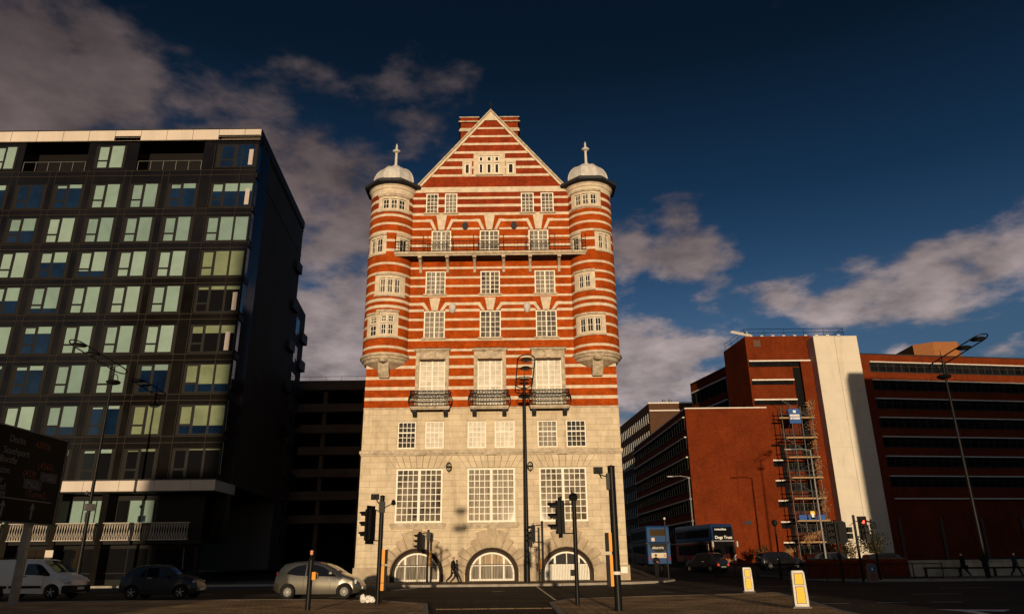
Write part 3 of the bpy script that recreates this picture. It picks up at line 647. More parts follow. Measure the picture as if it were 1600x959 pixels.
# ---------------- turrets
TR, TY = 1.95, FY+.7
def turret(cx, label, wins):
    """wins: (photo x0, x1, y0, y1, lights, rows, surround margin)"""
    t = None
    def ang(x, y):
        d = ray(x, y); a = d.x**2+d.y**2; bb = -2*(d.x*cx+d.y*TY); c = cx*cx+TY*TY-TR*TR; disc = max(0, bb*bb-4*a*c)
        k = (-bb-math.sqrt(disc))/(2*a); return math.atan2(d.y*k-TY, d.x*k-cx), EYE+d.z*k
    Z0, Z1 = zr(556), 32.15
    lights = []; sur = []
    for (x0, x1, y0, y1, nl, nr, mg) in wins:
        a0, za = ang(x0, y0); a1, zb2 = ang(x1, y1); am, zt0 = ang((x0+x1)/2, y0); _, zb0 = ang((x0+x1)/2, y1)
        sur.append((a0-mg/TR, a1+mg/TR, zb0-mg*.7, zt0+mg*.8))
        g = .16/TR
        for i in range(nl):
            p = a0+(a1-a0)*i/nl+g/2; q = a0+(a1-a0)*(i+1)/nl-g/2
            for j in range(nr):
                za_, zb_ = zb0+(zt0-zb0)*j/nr+(.1 if j else 0), zb0+(zt0-zb0)*(j+1)/nr-(.1 if j < nr-1 else 0)
                if nr == 2:
                    zm = zb0+(zt0-zb0)*.6; za_, zb_ = (zb0, zm-.08) if j == 0 else (zm+.08, zt0)
                lights.append((p, q, za_, zb_))
    A = [-math.pi+math.pi*2*k/72 for k in range(73)]
    A = sorted(set([round(a, 5) for a in A]+[round(v, 5) for l in lights for v in l[:2]]+[round(v, 5) for l in sur for v in l[:2]]))
    b = MB()
    strips = bandcuts(Z0, Z1, .118)
    zc = sorted({Z0, Z1}|{z for s_ in strips for z in s_[:2]}|{v for l in lights for v in l[2:]}|{v for l in sur for v in l[2:] if Z0 < v < Z1})
    idx = {}
    def vert(a, z, r=TR):
        k = (round(a, 5), round(z, 4), r)
        if k not in idx: idx[k] = len(b.v); b.v.append((cx+r*math.cos(a), TY+r*math.sin(a), z))
        return idx[k]
    for z0, z1 in zip(zc, zc[1:]):
        if z1-z0 < 1e-4: continue
        zm = (z0+z1)/2; st = 0
        for s_ in strips:
            if s_[0] <= zm <= s_[1]: st = s_[2]
        if zm > 31.45: st = 1
        for a0, a1 in zip(A, A[1:]):
            am = (a0+a1)/2
            if any(l[0] < am < l[1] and l[2] < zm < l[3] for l in lights): continue
            m_ = st
            for s_ in sur:
                ex = .12 if int(zm/.42) % 2 else 0
                if s_[0]-0*ex < am < s_[1]+0*ex and s_[2] < zm < s_[3]: m_ = 1
            b.f.append((vert(a0, z0), vert(a1, z0), vert(a1, z1), vert(a0, z1))); b.m.append(m_)
    for l in lights:
        r2 = TR-.2
        for a in l[:2]: b.f.append((vert(a, l[2]), vert(a, l[3]), vert(a, l[3], r2), vert(a, l[2], r2))); b.m.append(1)
        for z in l[2:]: b.f.append((vert(l[0], z), vert(l[1], z), vert(l[1], z, r2), vert(l[0], z, r2))); b.m.append(1)
    t = b.build('turret', [M['brick'], M['band'], M['brick_d']], bld, fix=False); t['label'] = label
    t.data.polygons.foreach_set('use_smooth', [True]*len(t.data.polygons)); t.data.set_sharp_from_angle(angle=R(40))
    for l in lights:
        b = MB(); r2 = TR-.14; fw = .05/TR
        def patch(a0, a1, z0, z1, r, m):
            n = 3
            for k in range(n):
                p, q = a0+(a1-a0)*k/n, a0+(a1-a0)*(k+1)/n
                b.face([(cx+r*math.cos(p), TY+r*math.sin(p), z0), (cx+r*math.cos(q), TY+r*math.sin(q), z0), (cx+r*math.cos(q), TY+r*math.sin(q), z1), (cx+r*math.cos(p), TY+r*math.sin(p), z1)], m)
        patch(l[0], l[1], l[2], l[3], r2-.03, 1)
        for z0, z1 in ((l[2], l[2]+.06), (l[3]-.06, l[3]), ((l[2]+l[3])/2-.02, (l[2]+l[3])/2+.02)): patch(l[0], l[1], z0, z1, r2, 0)
        for a0, a1 in ((l[0], l[0]+fw), (l[1]-fw, l[1]), ((l[0]+l[1])/2-.01, (l[0]+l[1])/2+.01)): patch(a0, a1, l[2], l[3], r2+.004, 0)
        b.build('turret_window', [M['paint'], M['g_dark' if random.random() < .6 else 'g_mid']], t, fix=False)
    # projecting hood and sill around each window group
    for s_ in sur:
        for z0, z1, pr in ((s_[3]-.02, s_[3]+.16, .12), (s_[2]-.14, s_[2], .1)):
            b = MB(); n = 8; aa = [s_[0]+(s_[1]-s_[0])*k/n for k in range(n+1)]
            for p, q in zip(aa, aa[1:]):
                def c_(a, r): return (cx+r*math.cos(a), TY+r*math.sin(a))
                pp = [c_(p, TR-.02), c_(q, TR-.02), c_(q, TR+pr), c_(p, TR+pr)]
                b.prism(pp, z0, z1, axis='z')
            b.build('window_hood' if pr > .11 else 'window_sill', M['carved'], t)
    # corbel at the foot: stacked mouldings plus a carved bracket
    b = MB(); zq = Z0
    b.lathe([(TR, .02), (TR+.14, 0), (TR+.16, -.16), (TR+.04, -.22), (TR+.02, -.34), (TR-.12, -.42), (TR-.2, -.62), (TR-.55, -.8), (TR-.9, -1.0), (.5, -1.25), (0, -1.3)], (cx, TY, zq), 48)
    b.build('corbel', M['carved'], t, smooth=35)
    b = MB(); s_ = 1 if cx < 0 else -1
    xk = cx+.05*s_; yk = TY-TR
    b.prism([(yk+.0, zq-.18), (yk+1.0, zq-.18), (yk+1.3, zq-1.75), (yk+.95, zq-1.75), (yk+.55, zq-1.35), (yk+.35, zq-.7)], xk-.42, xk+.42, axis='x')
    b.lathe([(0, -.22), (.3, -.12), (.4, .05), (.3, .25), (0, .32)], (xk, yk+.2, zq-.55), 12)
    for k in (-1, 1): b.lathe([(0, -.12), (.16, 0), (0, .14)], (xk+k*.38, yk+.35, zq-.55), 8)
    for k in range(-3, 4): b.bar((xk+k*.11, yk+.68, zq-1.2), (xk+k*.1, yk+.98, zq-1.78), .07, 6, .05)
    b.build('carved_bracket', M['carved'], t, smooth=40)
    # neck moulding, eight sided dark eave, lead dome and finial
    b = MB(); b.lathe([(TR, 0), (TR+.1, .08), (TR+.1, .22), (TR+.22, .34), (TR+.05, .4)], (cx, TY, 31.75), 48); b.build('neck_moulding', M['band'], t, smooth=35)
    b = MB(); off = math.pi/8
    prof = [(TR-.05, 32.1), (2.62, 32.25), (2.66, 32.45), (2.2, 32.75), (1.8, 32.95)]
    i = len(b.v)
    for r_, z_ in prof:
        for k in range(8): b.v.append((cx+r_*math.cos(off+k*math.pi/4), TY+r_*math.sin(off+k*math.pi/4), z_))
    for a in range(len(prof)-1):
        for k in range(8): b.f.append((a*8+k, a*8+(k+1) % 8, (a+1)*8+(k+1) % 8, (a+1)*8+k)); b.m.append(0)
    b.build('eave', M['eave'], t)
    b = MB()
    pr = [(1.86, 32.9)]+[(1.86*math.cos(u)**.8 if u < 1.5 else .25, 32.95+1.75*math.sin(u)) for u in [k*math.pi/2/9 for k in range(9)]]+[(.42, 34.78), (.36, 34.95), (0, 35.02)]
    n8 = 8
    for r_, z_ in pr:
        for k in range(n8*2):
            rr = r_*(1 if k % 2 == 0 else .955); a = off+k*math.pi/8; b.v.append((cx+rr*math.cos(a), TY+rr*math.sin(a), z_))
    for a in range(len(pr)-1):
        for k in range(16): b.f.append((a*16+k, a*16+(k+1) % 16, (a+1)*16+(k+1) % 16, (a+1)*16+k)); b.m.append(0)
    b.build('dome', M['lead'], t, smooth=24)
    b = MB()
    for k in range(8):
        a = off+k*math.pi/4; b.path([(cx+(r_+.02)*math.cos(a), TY+(r_+.02)*math.sin(a), z_+.01) for r_, z_ in pr[1:10]], .035, 5)
    b.build('dome_rib', M['lead'], t)
    b = MB(); b.lathe([(.2, 0), (.15, .15), (.13, .3), (.11, 1.32), (.13, 1.4), (.34, 1.5), (.36, 1.62), (.14, 1.78), (.11, 1.84), (.09, 2.2), (0, 2.5)], (cx, TY, 34.95), 12); b.build('finial', M['lead'], t, smooth=40)
    return t
turret(-10.3, 'left turret', [(597, 635, 310, 325, 3, 1, .3), (580, 598, 373, 394, 2, 1, .28), (624, 637, 374, 396, 1, 1, .25), (592, 627, 434, 456, 3, 1, .34), (594, 616, 491, 521, 2, 2, .3), (577, 588, 495, 524, 1, 2, .2)])
turret(6.8, 'right turret', [(896, 934, 302, 318, 3, 1, .3), (934, 952, 366, 388, 2, 1, .28), (893, 905, 371, 394, 1, 1, .25), (902, 924, 429, 448, 2, 1, .34), (904, 942, 495, 517, 3, 1, .3)])
# ------------------------------------------------------------------ helpers for walls at any angle
def wbox(mb, p0, p1, s0, s1, z0, z1, o0, o1, m=0):
    """box on the wall line p0->p1: along s0..s1, height z0..z1, sticking out from o0 to o1 on the right-hand side (towards the street)"""
    a, c = Vector(p0), Vector(p1); d = (c-a).normalized(); n = Vector((d.y, -d.x)); i = len(mb.v)
    for z in (z0, z1):
        for o in (o0, o1):
            for s_ in (s0, s1): q = a+d*s_+n*o; mb.v.append((q.x, q.y, z))
    for f in ((0, 2, 3, 1), (4, 5, 7, 6), (0, 1, 5, 4), (2, 6, 7, 3), (0, 4, 6, 2), (1, 3, 7, 5)): mb.f.append(tuple(i+k for k in f)); mb.m.append(m)
# ------------------------------------------------------------------ dark glass apartment block
M['cglass'] = mat('unlit_glass', (.006, .006, .007), .04, spec=.4)
M['clad'] = mat('glossy_black_cladding', (.007, .006, .0055), .10, var=.5, vscale=.25, spec=.2)
M['joint_s'] = mat('bronze_joint_strip', (.028, .021, .015), .5)
M['frame_d'] = mat('dark_window_frame', (.011, .010, .009), .5)
M['blind'] = mat('pale_green_blind', (.195, .285, .245), .5, var=.1, vscale=.8, coat=.25)
M['blind_b'] = mat('pale_grey_green_blind', (.16, .24, .215), .5, var=.12, vscale=.8, coat=.25)
M['blind_c'] = mat('pale_sage_blind', (.225, .315, .27), .5, var=.1, vscale=.8, coat=.25)
M['blind_refl'] = mat('reflection_tinted_blind', (.15, .18, .10), .5, var=.25, vscale=.5, coat=.25)  # yellower, darker tone paints in the dark reflection at lower right
br_ = random.Random(12)
M['blind_w'] = mat('cream_blind', (.42, .36, .33), .6, var=.06)
M['blue'] = mat('blue_tinted_glass', (.004, .012, .032), .03, var=.5, vscale=.5, spec=.7)
M['fascia'] = mat('pale_metal_fascia', (.56, .48, .40), .5, var=.1, vscale=.5, stretch=(1, 1, .2))
M['fin'] = mat('pale_metal_fin', (.38, .33, .27), .5, var=.15)
LY = 57.0; LX = -22.95
apt = thing('apartment_block', 'black glass apartment block with pale green blinds and a cream roof fascia', 'apartment building', (-36, LY, .12))
A0, A1 = (-60.0, LY), (LX, LY)
ROOF = 39.2
b = MB()
b.box(-60, LX, LY, LY+2, 7.6, 35.1)                       # body
b.box(-60, -44.3, LY, LY+2, 35.1, 38.1); b.box(-38.5, -33.9, LY-.0, LY+2, 35.1, 38.1); b.box(-27.95, LX, LY, LY+2, 35.1, 38.1)
b.box(-60, LX, LY+2, LY+3, 3, 38.1)
b.build('wall', M['clad'], apt)
b = MB(); b.prism([(-60, LY-.2), (LX+.12, LY-.2), (-24.25, LY+19.4), (-60, LY+19.4)], 38.06, 38.1, 1, axis='z')
x = -60
while x < LX-.1: b.box(x, min(x+2.35, LX+.1), LY-.22, LY+.1, 38.1 if not (-38.5 < x < -34 or x > -28.5) else 38.55, 39.15); x += 2.38
b.prism([(-60, LY-.2), (LX+.12, LY-.2), (-24.25, LY+19.4), (-60, LY+19.4)], 38.4, 39.28, 1, axis='z')
b.build('roof_fascia', [M['fascia'], M['frame_d']], apt, bevel=.01)
# side wall and rear wing
S0, S1 = (LX, LY), (-24.35, 76.3)
b = MB()
b.prism([(LX, LY+.02), (-24.35, 76.3), (-40, 76.3), (-40, LY+2.3), (-26.5, LY+2.3), (-26.5, LY+.05)], 7.6, 38.4, axis='z')
b.build('side_wall', mat('dark_brown_cladding', (.075, .058, .045), .7, var=.15, vscale=.3), apt)
b = MB()
for k in range(9): wbox(b, S0, S1, .05, 2.4, 8.1+k*3.36, 10.6+k*3.36, .02, .05)
b2 = MB()
for k in range(9): wbox(b2, S0, S1, .04, 2.5, 7.4+k*3.36, 7.9+k*3.36, .02, .09)
wbox(b2, S0, S1, 2.4, 2.5, 7.6, 38.2, .02, .08); wbox(b2, S0, S1, 1.2, 1.26, 7.6, 38.2, .06, .09)
wbox(b2, S0, S1, 2.5, 19.3, 34.9, 35.0, .0, .05)
b.build('corner_glazing', M['blue'], apt); b2.build('corner_frame', M['frame_d'], apt)
rg = MB(); rg.prism([(-24.7, 76.3), (-25.5, 84), (-34, 84), (-34, 76.3)], 1, 30.4, axis='z')
wing = rg.build('rear_wing', mat('grey_render', (.10, .10, .105), .8, var=.1), apt)
for k in range(8):
    b = MB(); z = 3.2+k*3.3; b.box(-26, -24.9, 81.4, 83.6, z, z+.15); b.box(-24.96, -24.9, 81.4, 83.6, z+.15, z+1.15)
    b.build('balcony', M['frame_d'], wing)
    b = MB(); wbox(b, (-25.5, 84), (-24.7, 76.3), 3.2, 5.2, z+.2, z+2.2, -.02, .04); b.build('window', M['blue'], wing)
for k in range(5):
    b = MB(); z = 14+k*4.6; b.box(-24.9, -23.85, 73.8, 75.8, z, z+.14); b.box(-23.9, -23.85, 73.8, 75.8, z+.14, z+1.1); b.build('side_balcony', M['frame_d'], apt)
rl = random.Random(4)
COLS = [(-30.6-3.4*k, -28.0-3.4*k) for k in range(8)]
ROWS = [7.75, 11.21, 14.59, 17.95, 21.46, 24.7, 27.98, 31.3]
# blind state per window, read from the photograph: fraction of the window the blind covers (1 full), 'b' = blue glass with short blind
STATE = {31.3: [.2, 1, 1, .15, 0, .2, .6, 1], 27.98: [1, 1, 1, 1, .5, 1, 1, .5], 24.7: [1, .95, .75, .4, 1, 1, .5, 1], 21.46: [1, 1, 1, .8, .5, 1, 1, 1], 17.95: [1, 1, 1, .25, 1, 1, .4, 1], 14.59: [.2, 1, 1, .15, .1, 1, 1, .5], 11.21: [1, .1, .7, .98, 1, 1, .5, 1], 7.75: [.08, .12, .2, .2, 1, .3, .3, .5]}
def awin(x0, x1, z0, z1, state, lights):
    gl = 'cglass' if ((x0 > -29 and z0 < 25) or z0 < 10) and state < .5 else 'blue'  # lower-right panes turn black, standing in for a dark reflection
    b = MB(); y = LY; bm_ = 'blind_refl' if (x0 > -27 and z0 < 25) or (x0 > -31 and z0 < 12) else br_.choice(['blind', 'blind', 'blind_b', 'blind_c'])
    b.box(x0-.05, x1+.05, y-.05, y, z0-.05, z1+.05)                 # backing frame
    f = b.build('window', M['frame_d'], apt)
    for (a, c, e_, g_) in lights:
        ztop = g_; zb_ = max(e_, z1-(z1-z0)*state)
        p = MB()
        if zb_ < ztop-.03:
            p.box(a, c, y-.075, y-.05, zb_, ztop); p.build('blind', M[bm_], f)
            if zb_ > e_+.03: p = MB(); p.box(a, c, y-.07, y-.05, e_, zb_-.01); p.build('pane', M[gl], f)
        else: p.box(a, c, y-.07, y-.05, e_, g_); p.build('pane', M[gl], f)
def lts(x0, x1, z0, z1):
    w_ = x1-x0; return [(x0+.12*w_, x0+.42*w_, z0+.85, z1-.12), (x0+.12*w_, x0+.42*w_, z0+.08, z0+.68), (x0+.52*w_, x0+.93*w_, z0+.08, z1-.0)]
for z in ROWS:
    for k, (x0, x1) in enumerate(COLS): awin(x0, x1, z, z+2.35, STATE[z][k], lts(x0, x1, z, z+2.35))
    x0, x1 = -26.75, -23.05
    cs = {31.3: .35, 27.98: 1, 24.7: 1, 21.46: .15, 17.95: .3, 14.59: .7, 11.21: .7, 7.75: .05}[z]
    awin(x0, x1, z, z+2.35, cs, [(x0+.2, x0+1.0, z+.85, z+2.2), (x0+.2, x0+1.0, z+.08, z+.68), (x0+1.25, x0+2.35, z+.08, z+2.3), (x0+2.55, x1-.05, z+.08, z+2.3)])
for x0, x1, s_ in ((-37.7, -35.0, 1), (-26.67, -23.05, 0), (-46.9, -44.9, 1)):
    awin(x0, x1, 35.3, 37.6, s_, lts(x0, x1, 35.3, 37.6))
for x_, z_ in ((-23.75, 35.5), (-23.65, 31.5), (-23.6, 21.6), (-23.8, 18.1)):
    b = MB(); b.box(x_, x_+.38, LY-.1, LY-.078, z_, z_+1.6); b.build('cream_curtain', M['blind_w'], apt)
b = MB()                                                   # joint strips
for z in ROWS+[35.15]:
    for zz in (z-.12, z-.62): b.box(-60, LX, LY-.035, LY, zz-.025, zz+.025)
for k in range(11):
    for xx in (COLS[0][0]-3.4*k+2.62+.06, COLS[0][0]-3.4*k-.14): b.box(xx-.018, xx+.018, LY-.03, LY, 7.6, 35.1)
for xx in (-26.9, -24.35): b.box(xx-.018, xx+.018, LY-.09, LY, 7.6, 37.6)
b.build('joint_strips', M['joint_s'], apt)
for x0, x1 in ((-44.3, -38.5), (-33.9, -27.95)):
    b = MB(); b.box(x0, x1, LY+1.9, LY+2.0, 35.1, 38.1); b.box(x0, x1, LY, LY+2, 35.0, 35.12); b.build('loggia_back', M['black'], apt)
    b = MB(); b.path([(x0+.1, LY+.1, 36.1), (x1-.1, LY+.1, 36.1)], .03, 5); n = int((x1-x0)/1.1)
    for k in range(n+1): xx = x0+.1+(x1-x0-.2)*k/n; b.bar((xx, LY+.1, 35.12), (xx, LY+.1, 36.1), .025, 4)
    b.build('loggia_railing', M['steel'], apt)
# base storeys: projecting fascia, recessed windows, lattice balcony panels, dark columns
b = MB(); x = -60
while x < LX: b.box(x, min(x+2.7, LX+.15), LY-1.0, LY+.1, 6.8, 7.58); x += 2.72
b.box(-60, LX+.13, LY-.98, LY+.1, 7.58, 7.64, 1); wbox(b, (LX+.1, LY-1), (LX+.0, LY+3.5), 0, 4.4, 6.8, 7.58, 0, .1)
b.build('canopy_fascia', [M['fascia'], M['frame_d']], apt, bevel=.01)
b = MB(); b.box(-60, LX-1.2, LY+.9, LY+1.2, .12, 6.8); b.box(-60, LX-.6, LY-.3, LY+1.0, 3.0, 3.25); b.box(-60, LX, LY-.9, LY+1, 6.7, 6.8)
b.build('base_wall', M['frame_d'], apt)
for k in range(11):
    x0 = -30.9-3.55*k
    b = MB(); b.box(x0-.55, x0-.05, LY-.5, LY+.9, .12, 6.75); b.build('column', M['clad'], apt)
    if k < 8:
        f = MB(); f.box(x0, x0+2.95, LY+.78, LY+.88, 4.5, 6.35); w_ = f.build('window', M['frame_d'], apt)
        for i, (a, c) in enumerate(((.08, .92), (1.02, 1.9), (2.0, 2.87))):
            p = MB(); p.box(x0+a, x0+c, LY+.74, LY+.78, 4.6, 6.25); p.build('blind' if (k+i) % 4 else 'pane', M['blind' if (k+i) % 4 else 'cglass'], w_)
for k in range(1, 12):
    x0 = -27.5-3.55*(k-1)
    b = MB(); n = 15
    for j in range(n):
        xx = x0+.05+2.9*j/n
        b.bar((xx+.03, LY-.52, 3.32), (xx+.16, LY-.52, 4.5), .028, 4); b.bar((xx+.16, LY-.47, 3.32), (xx+.03, LY-.47, 4.5), .024, 4)
    b.box(x0, x0+3, LY-.56, LY-.44, 3.26, 3.33); b.box(x0, x0+3, LY-.56, LY-.44, 4.49, 4.55)
    b.build('lattice_panel', M['fin'], apt)
for k in range(9):
    x0 = -27.4-3.55*k; b = MB(); b.box(x0, x0+2.95, LY+.84, LY+.89, .5, 2.7); b.box(x0, x0+2.95, LY+.8, LY+.88, .9, .98, 1); b.box(x0+1.4, x0+1.46, LY+.8, LY+.88, .5, 2.7, 1)
    b.build('shopfront', [M['cglass'], M['frame_d']], apt)
nb = thing('notice_board', 'small pale square notice board above the white van', 'notice board', (-38.2, LY-.6, .12))
b = MB(); q0 = P(69, 872, LY-.6); q1 = P(84, 859, LY-.6); b.box(q0[0], q1[0], LY-.62, LY-.56, q0[1], q1[1]); b.build('board', M['fascia'], nb)
b = MB()
for xx in (q0[0]+.1, q1[0]-.1): b.bar((xx, LY-.54, .12), (xx, LY-.54, q1[1]), .03, 5)
b.build('post', M['pole'], nb)
# ------------------------------------------------------------------ multi-storey car park behind
PKY = 90.0
park = thing('car_park_building', 'dark multi-storey car park of stacked concrete decks between the apartment block and the striped building', 'car park', (-23, PKY, gz(0, PKY)))
M['parkc'] = mat('sooty_concrete', (.13, .10, .078), .85, var=.25, vscale=.4, stretch=(1, 1, 3))
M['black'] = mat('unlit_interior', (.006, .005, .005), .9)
b = MB()
for z0, z1 in ((22.37, 23.56), (19.53, 20.56), (16.87, 17.91), (14.17, 15.14), (11.45, 12.45), (8.71, 9.77), (6.02, 6.99)): b.box(-36, -11, PKY, PKY+.3, z0, z1)
b.build('deck_parapet', M['parkc'], park)
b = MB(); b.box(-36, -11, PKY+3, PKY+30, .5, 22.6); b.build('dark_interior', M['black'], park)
b = MB()
for z in (22.4, 19.6, 16.9, 14.2, 11.5, 8.8, 6.1): b.box(-36, -11, PKY+.3, PKY+3, z-.1, z+.1)
b.build('deck_slab', M['parkc'], park)
b = MB()
for x in range(-34, -11, 5): b.box(x-.25, x+.25, PKY+.6, PKY+1.1, .5, 22.4)
b.build('deck_column', M['parkc'], park)
b = MB(); b.path([(-36, PKY+.1, 24.1), (-11, PKY+.1, 24.1)], .025, 4)
for x in range(-36, -11, 2): b.bar((x, PKY+.1, 23.5), (x, PKY+.1, 24.1), .02, 4)
b.build('roof_rail', M['steel'], park)
# ------------------------------------------------------------------ red brick complex on the right
M['rbrick'] = brickmat('deep_red_brick', (.175, .030, .006), (.125, .019, .0045), (.085, .024, .010), .24, .08, .008, var=.26, vscale=.35, grime=(.07, .012, .005, .55))
M['ledge'] = mat('white_ledge', (.66, .60, .52), .6, var=.1)
M['ribbon'] = mat('ribbon_window_glass', (.008, .008, .009), .3, var=.6, vscale=.7, spec=.0)
M['cream'] = brickmat('cream_render', (.62, .55, .44), (.60, .53, .425), (.52, .45, .35), 30, 3.55, .02, var=.06, vscale=.5, grime=(.40, .33, .25, .45))
M['mull'] = mat('dull_window_bars', (.03, .027, .024), .6)
def ribbon(parent, p0, p1, s0, s1, z0, z1, n, bars='mull', ledge=True, dz=.16, proud=.16, mw=.045):
    b = MB(); wbox(b, p0, p1, s0, s1, z0, z1, -.02, .025, 0); f = b.build('ribbon_window', M['ribbon'], parent)
    b = MB()
    for k in range(n+1):
        s_ = s0+(s1-s0)*k/n; wbox(b, p0, p1, s_-mw, s_+mw, z0, z1, .02, .07)
    wbox(b, p0, p1, s0, s1, z0, z0+.08, .02, .06); wbox(b, p0, p1, s0, s1, z1-.08, z1, .02, .06); wbox(b, p0, p1, s0, s1, z0+(z1-z0)*.66, z0+(z1-z0)*.66+.05, .02, .055)
    b.build('window_frame', M[bars], f)
    if ledge: b = MB(); wbox(b, p0, p1, s0-.05, s1+.1, z1+.02, z1+.02+dz, -.02, proud); b.build('ledge', M['ledge'], parent)
GB_ = .8
off = thing('brick_office_block', 'red brick office block with blank end wall and ribbon windows down its side', 'office building', (26, 90, 1.0))
b = MB(); b.prism([(21.7, 90), (32.0, 90), (32.0, 96), (36, 96), (36, 124.3), (20.57, 124.3)], GB_, 19.4, axis='z'); b.build('wall', M['rbrick'], off)
b = MB(); wbox(b, (21.7, 90), (32, 90), -.05, 10.3, 19.38, 19.52, -.2, .06); wbox(b, (20.57, 124.3), (21.7, 90), 0, 34.35, 19.38, 19.52, -.2, .06); b.build('coping', M['ledge'], off)
q0, q1 = (20.57, 124.3), (21.7, 90.0)
for z in (18.45, 15.96, 13.48, 10.96, 8.46, 5.89): ribbon(off, q0, q1, .3, 33.6, z-1.5, z-.12, 26, dz=.14, proud=.25)
b = MB(); wbox(b, q0, q1, .3, 33.6, 3.3, 3.45, 0, .2); b.build('ledge', M['ledge'], off)
b = MB(); q = P(1169, 816, 90); b.box(q[0]-.4, q[0]+.4, 89.93, 90.02, q[1]-.2, q[1]+.2); b.build('wall_vent', M['eave'], off)
b = MB(); b.path([(24, 90, .9), (24, 90, 1.6)], .03); 
# tower with the cream panel
tw = thing('brick_tower_block', 'taller red brick block with a tall cream panel, roof rails and narrow dark window bands', 'office building', (36, 90, 1.0))
T0, T1 = (30.77, 91.2), (39.3, 91.2)
b = MB(); b.prism([(30.77, 91.2), (39.6, 91.2), (39.6, 100), (30.0, 98.6)], 15, 29.2, axis='z'); b.prism([(32.0, 91.6), (39.6, 91.6), (39.6, 97), (32.0, 97)], GB_, 15.0, axis='z')
b.prism([(37.4, 90.6), (39.4, 90.6), (39.4, 91.3), (37.4, 91.3)], GB_, 25.6, axis='z')
b.build('wall', M['rbrick'], tw)
sc_ = 91.2/90
for z0, z1, xa, xb in ((24.72, 25.35, 30.9, 38.9), (22.37, 22.85, 31.0, 36.25), (19.75, 20.3, 31.0, 36.3)):
    zz0, zz1 = EYE+(z0-EYE)*sc_, EYE+(z1-EYE)*sc_
    ribbon(tw, T0, T1, (xa-30.77)*sc_, (xb-30.77)*sc_, zz0, zz1, 14, bars='black', dz=.18, proud=.3, mw=.03)
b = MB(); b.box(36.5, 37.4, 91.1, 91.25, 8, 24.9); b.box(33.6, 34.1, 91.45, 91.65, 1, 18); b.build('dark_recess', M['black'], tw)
for k, z in enumerate((17.94, 15.52, 13.04, 10.56, 8.14, 5.64, 3.26)):
    ribbon(tw, (32.0, 91.6), (39.0, 91.6), .05, 1.75, z-.75, z-.1, 4, bars='black', dz=.16, proud=.35, mw=.02)
    ribbon(tw, (32.0, 91.6), (39.0, 91.6), 2.3, 5.2, z-1.3, z-.3, 5, bars='mull', ledge=False)
b = MB(); b.box(38.9, 41.6, 89.1, 99, GB_, 28.55); b.box(41.605, 44.5, 89.06, 99, GB_, 28.5); pn = b.build('cream_panel', M['cream'], tw, bevel=.02)
q = P(1182, 537, 91.2); b = MB(); b.box(q[0]-.45, q[0]+.5, 91.12, 91.19, q[1]-.45, q[1]+.5); b.build('wall_louvre', mat('brown_louvre', (.10, .05, .03), .6), tw)
b = MB()
zr0 = 29.3
pts = [(30.2, 98.4), (30.85, 91.4), (44, 91.4), (44, 98)]
for h in (.45, .95): b.path([(x, y, zr0+h) for x, y in pts], .035, 4)
for a, c in zip(pts, pts[1:]):
    n = max(2, int((Vector(c)-Vector(a)).length/2.2))
    for k in range(n+1): p_ = Vector(a).lerp(Vector(c), k/n); b.bar((p_.x, p_.y, zr0-.4), (p_.x, p_.y, zr0+1.0), .03, 4)
b.build('roof_rail', M['pole'], tw)
b = MB(); b.bar((28.8, 90.6, zr0+.35), (31.6, 91.6, zr0+.1), .12, 4); b.bar((29.0, 90.8, zr0+.55), (31.9, 91.9, zr0+.35), .07, 4); b.bar((31.2, 91.4, zr0-.2), (31.2, 91.4, zr0+.6), .05, 4)
for k in range(9): b.box(31.4+k*1.45, 31.8+k*1.45, 91.16, 91.5, 29.2, 29.32)
b.build('roof_cradle', M['ledge'], tw)
# stair block behind
st_ = thing('stair_block', 'narrow red brick stair block rising behind the tower with pale window corners', 'building', (31, 105, 1.7))
b = MB(); b.prism([(31.9, 105), (35, 105), (35, 116), (31.2, 116)], 1, 28.7, axis='z')
b.v = [(x-2.0*(1 if y > 110 else 0), y, z) for x, y, z in b.v]; b.build('wall', M['rbrick'], st_)
for z in (26.9, 23.6, 20.2): ribbon(st_, (29.2, 116), (31.9, 105), .3, 11.2, z-1.9, z, 8, dz=.2, proud=.2); 
for z in (26.9, 23.6, 20.2): b = MB(); b.box(31.9, 32.5, 104.9, 105.02, z-1.9, z); b.build('pale_corner_panel', M['ledge'], st_)
# farther office building
fa = thing('far_office_building', 'farther brown office building along the side street with rows of white framed windows', 'office building', (26, 124, 2.6))
F0, F1 = (20.2, 171.0), (23.75, 124.5)
b = MB(); b.prism([(23.75, 124.5), (42, 124.5), (42, 165), (20.2, 171)], 1, 27.3, axis='z'); b.build('wall', mat('brown_brick', (.085, .04, .022), .85, var=.15), fa)
for k in range(8):
    z = 25.6-k*3.0; b = MB(); wbox(b, F0, F1, .5, 46, z-1.6, z, -.02, .03); f = b.build('ribbon_window', M['ribbon'], fa)
    b = MB()
    wbox(b, F0, F1, .4, 46, z-1.68, z-1.6, .0, .08)
    for j in range(31): wbox(b, F0, F1, .5+j*1.5, .5+j*1.5+.32, z-1.6, z, .03, .1)
    b.build('white_window_frame', mat('white_frames', (.55, .52, .47), .6) if k == 0 else bpy.data.materials['white_frames'], f)
for z in (26.0, 21.5): b = MB(); b.box(23.8, 42, 124.38, 124.5, z-.1, z+.1); b.build('ledge', M['ledge'], fa)
b = MB(); b.box(23.6, 42, 124.3, 124.6, 27.2, 27.42); b.build('coping', M['ledge'], fa)
for px in (1037, 1047):
    q = P(px, 628, 127); b = MB(); b.lathe([(.18, 0), (.18, .8), (.32, .95), (.32, 1.1), (.05, 1.25), (0, 1.26)], (q[0], 127, 27.3), 10); b.build('roof_vent', M['steel'], fa)
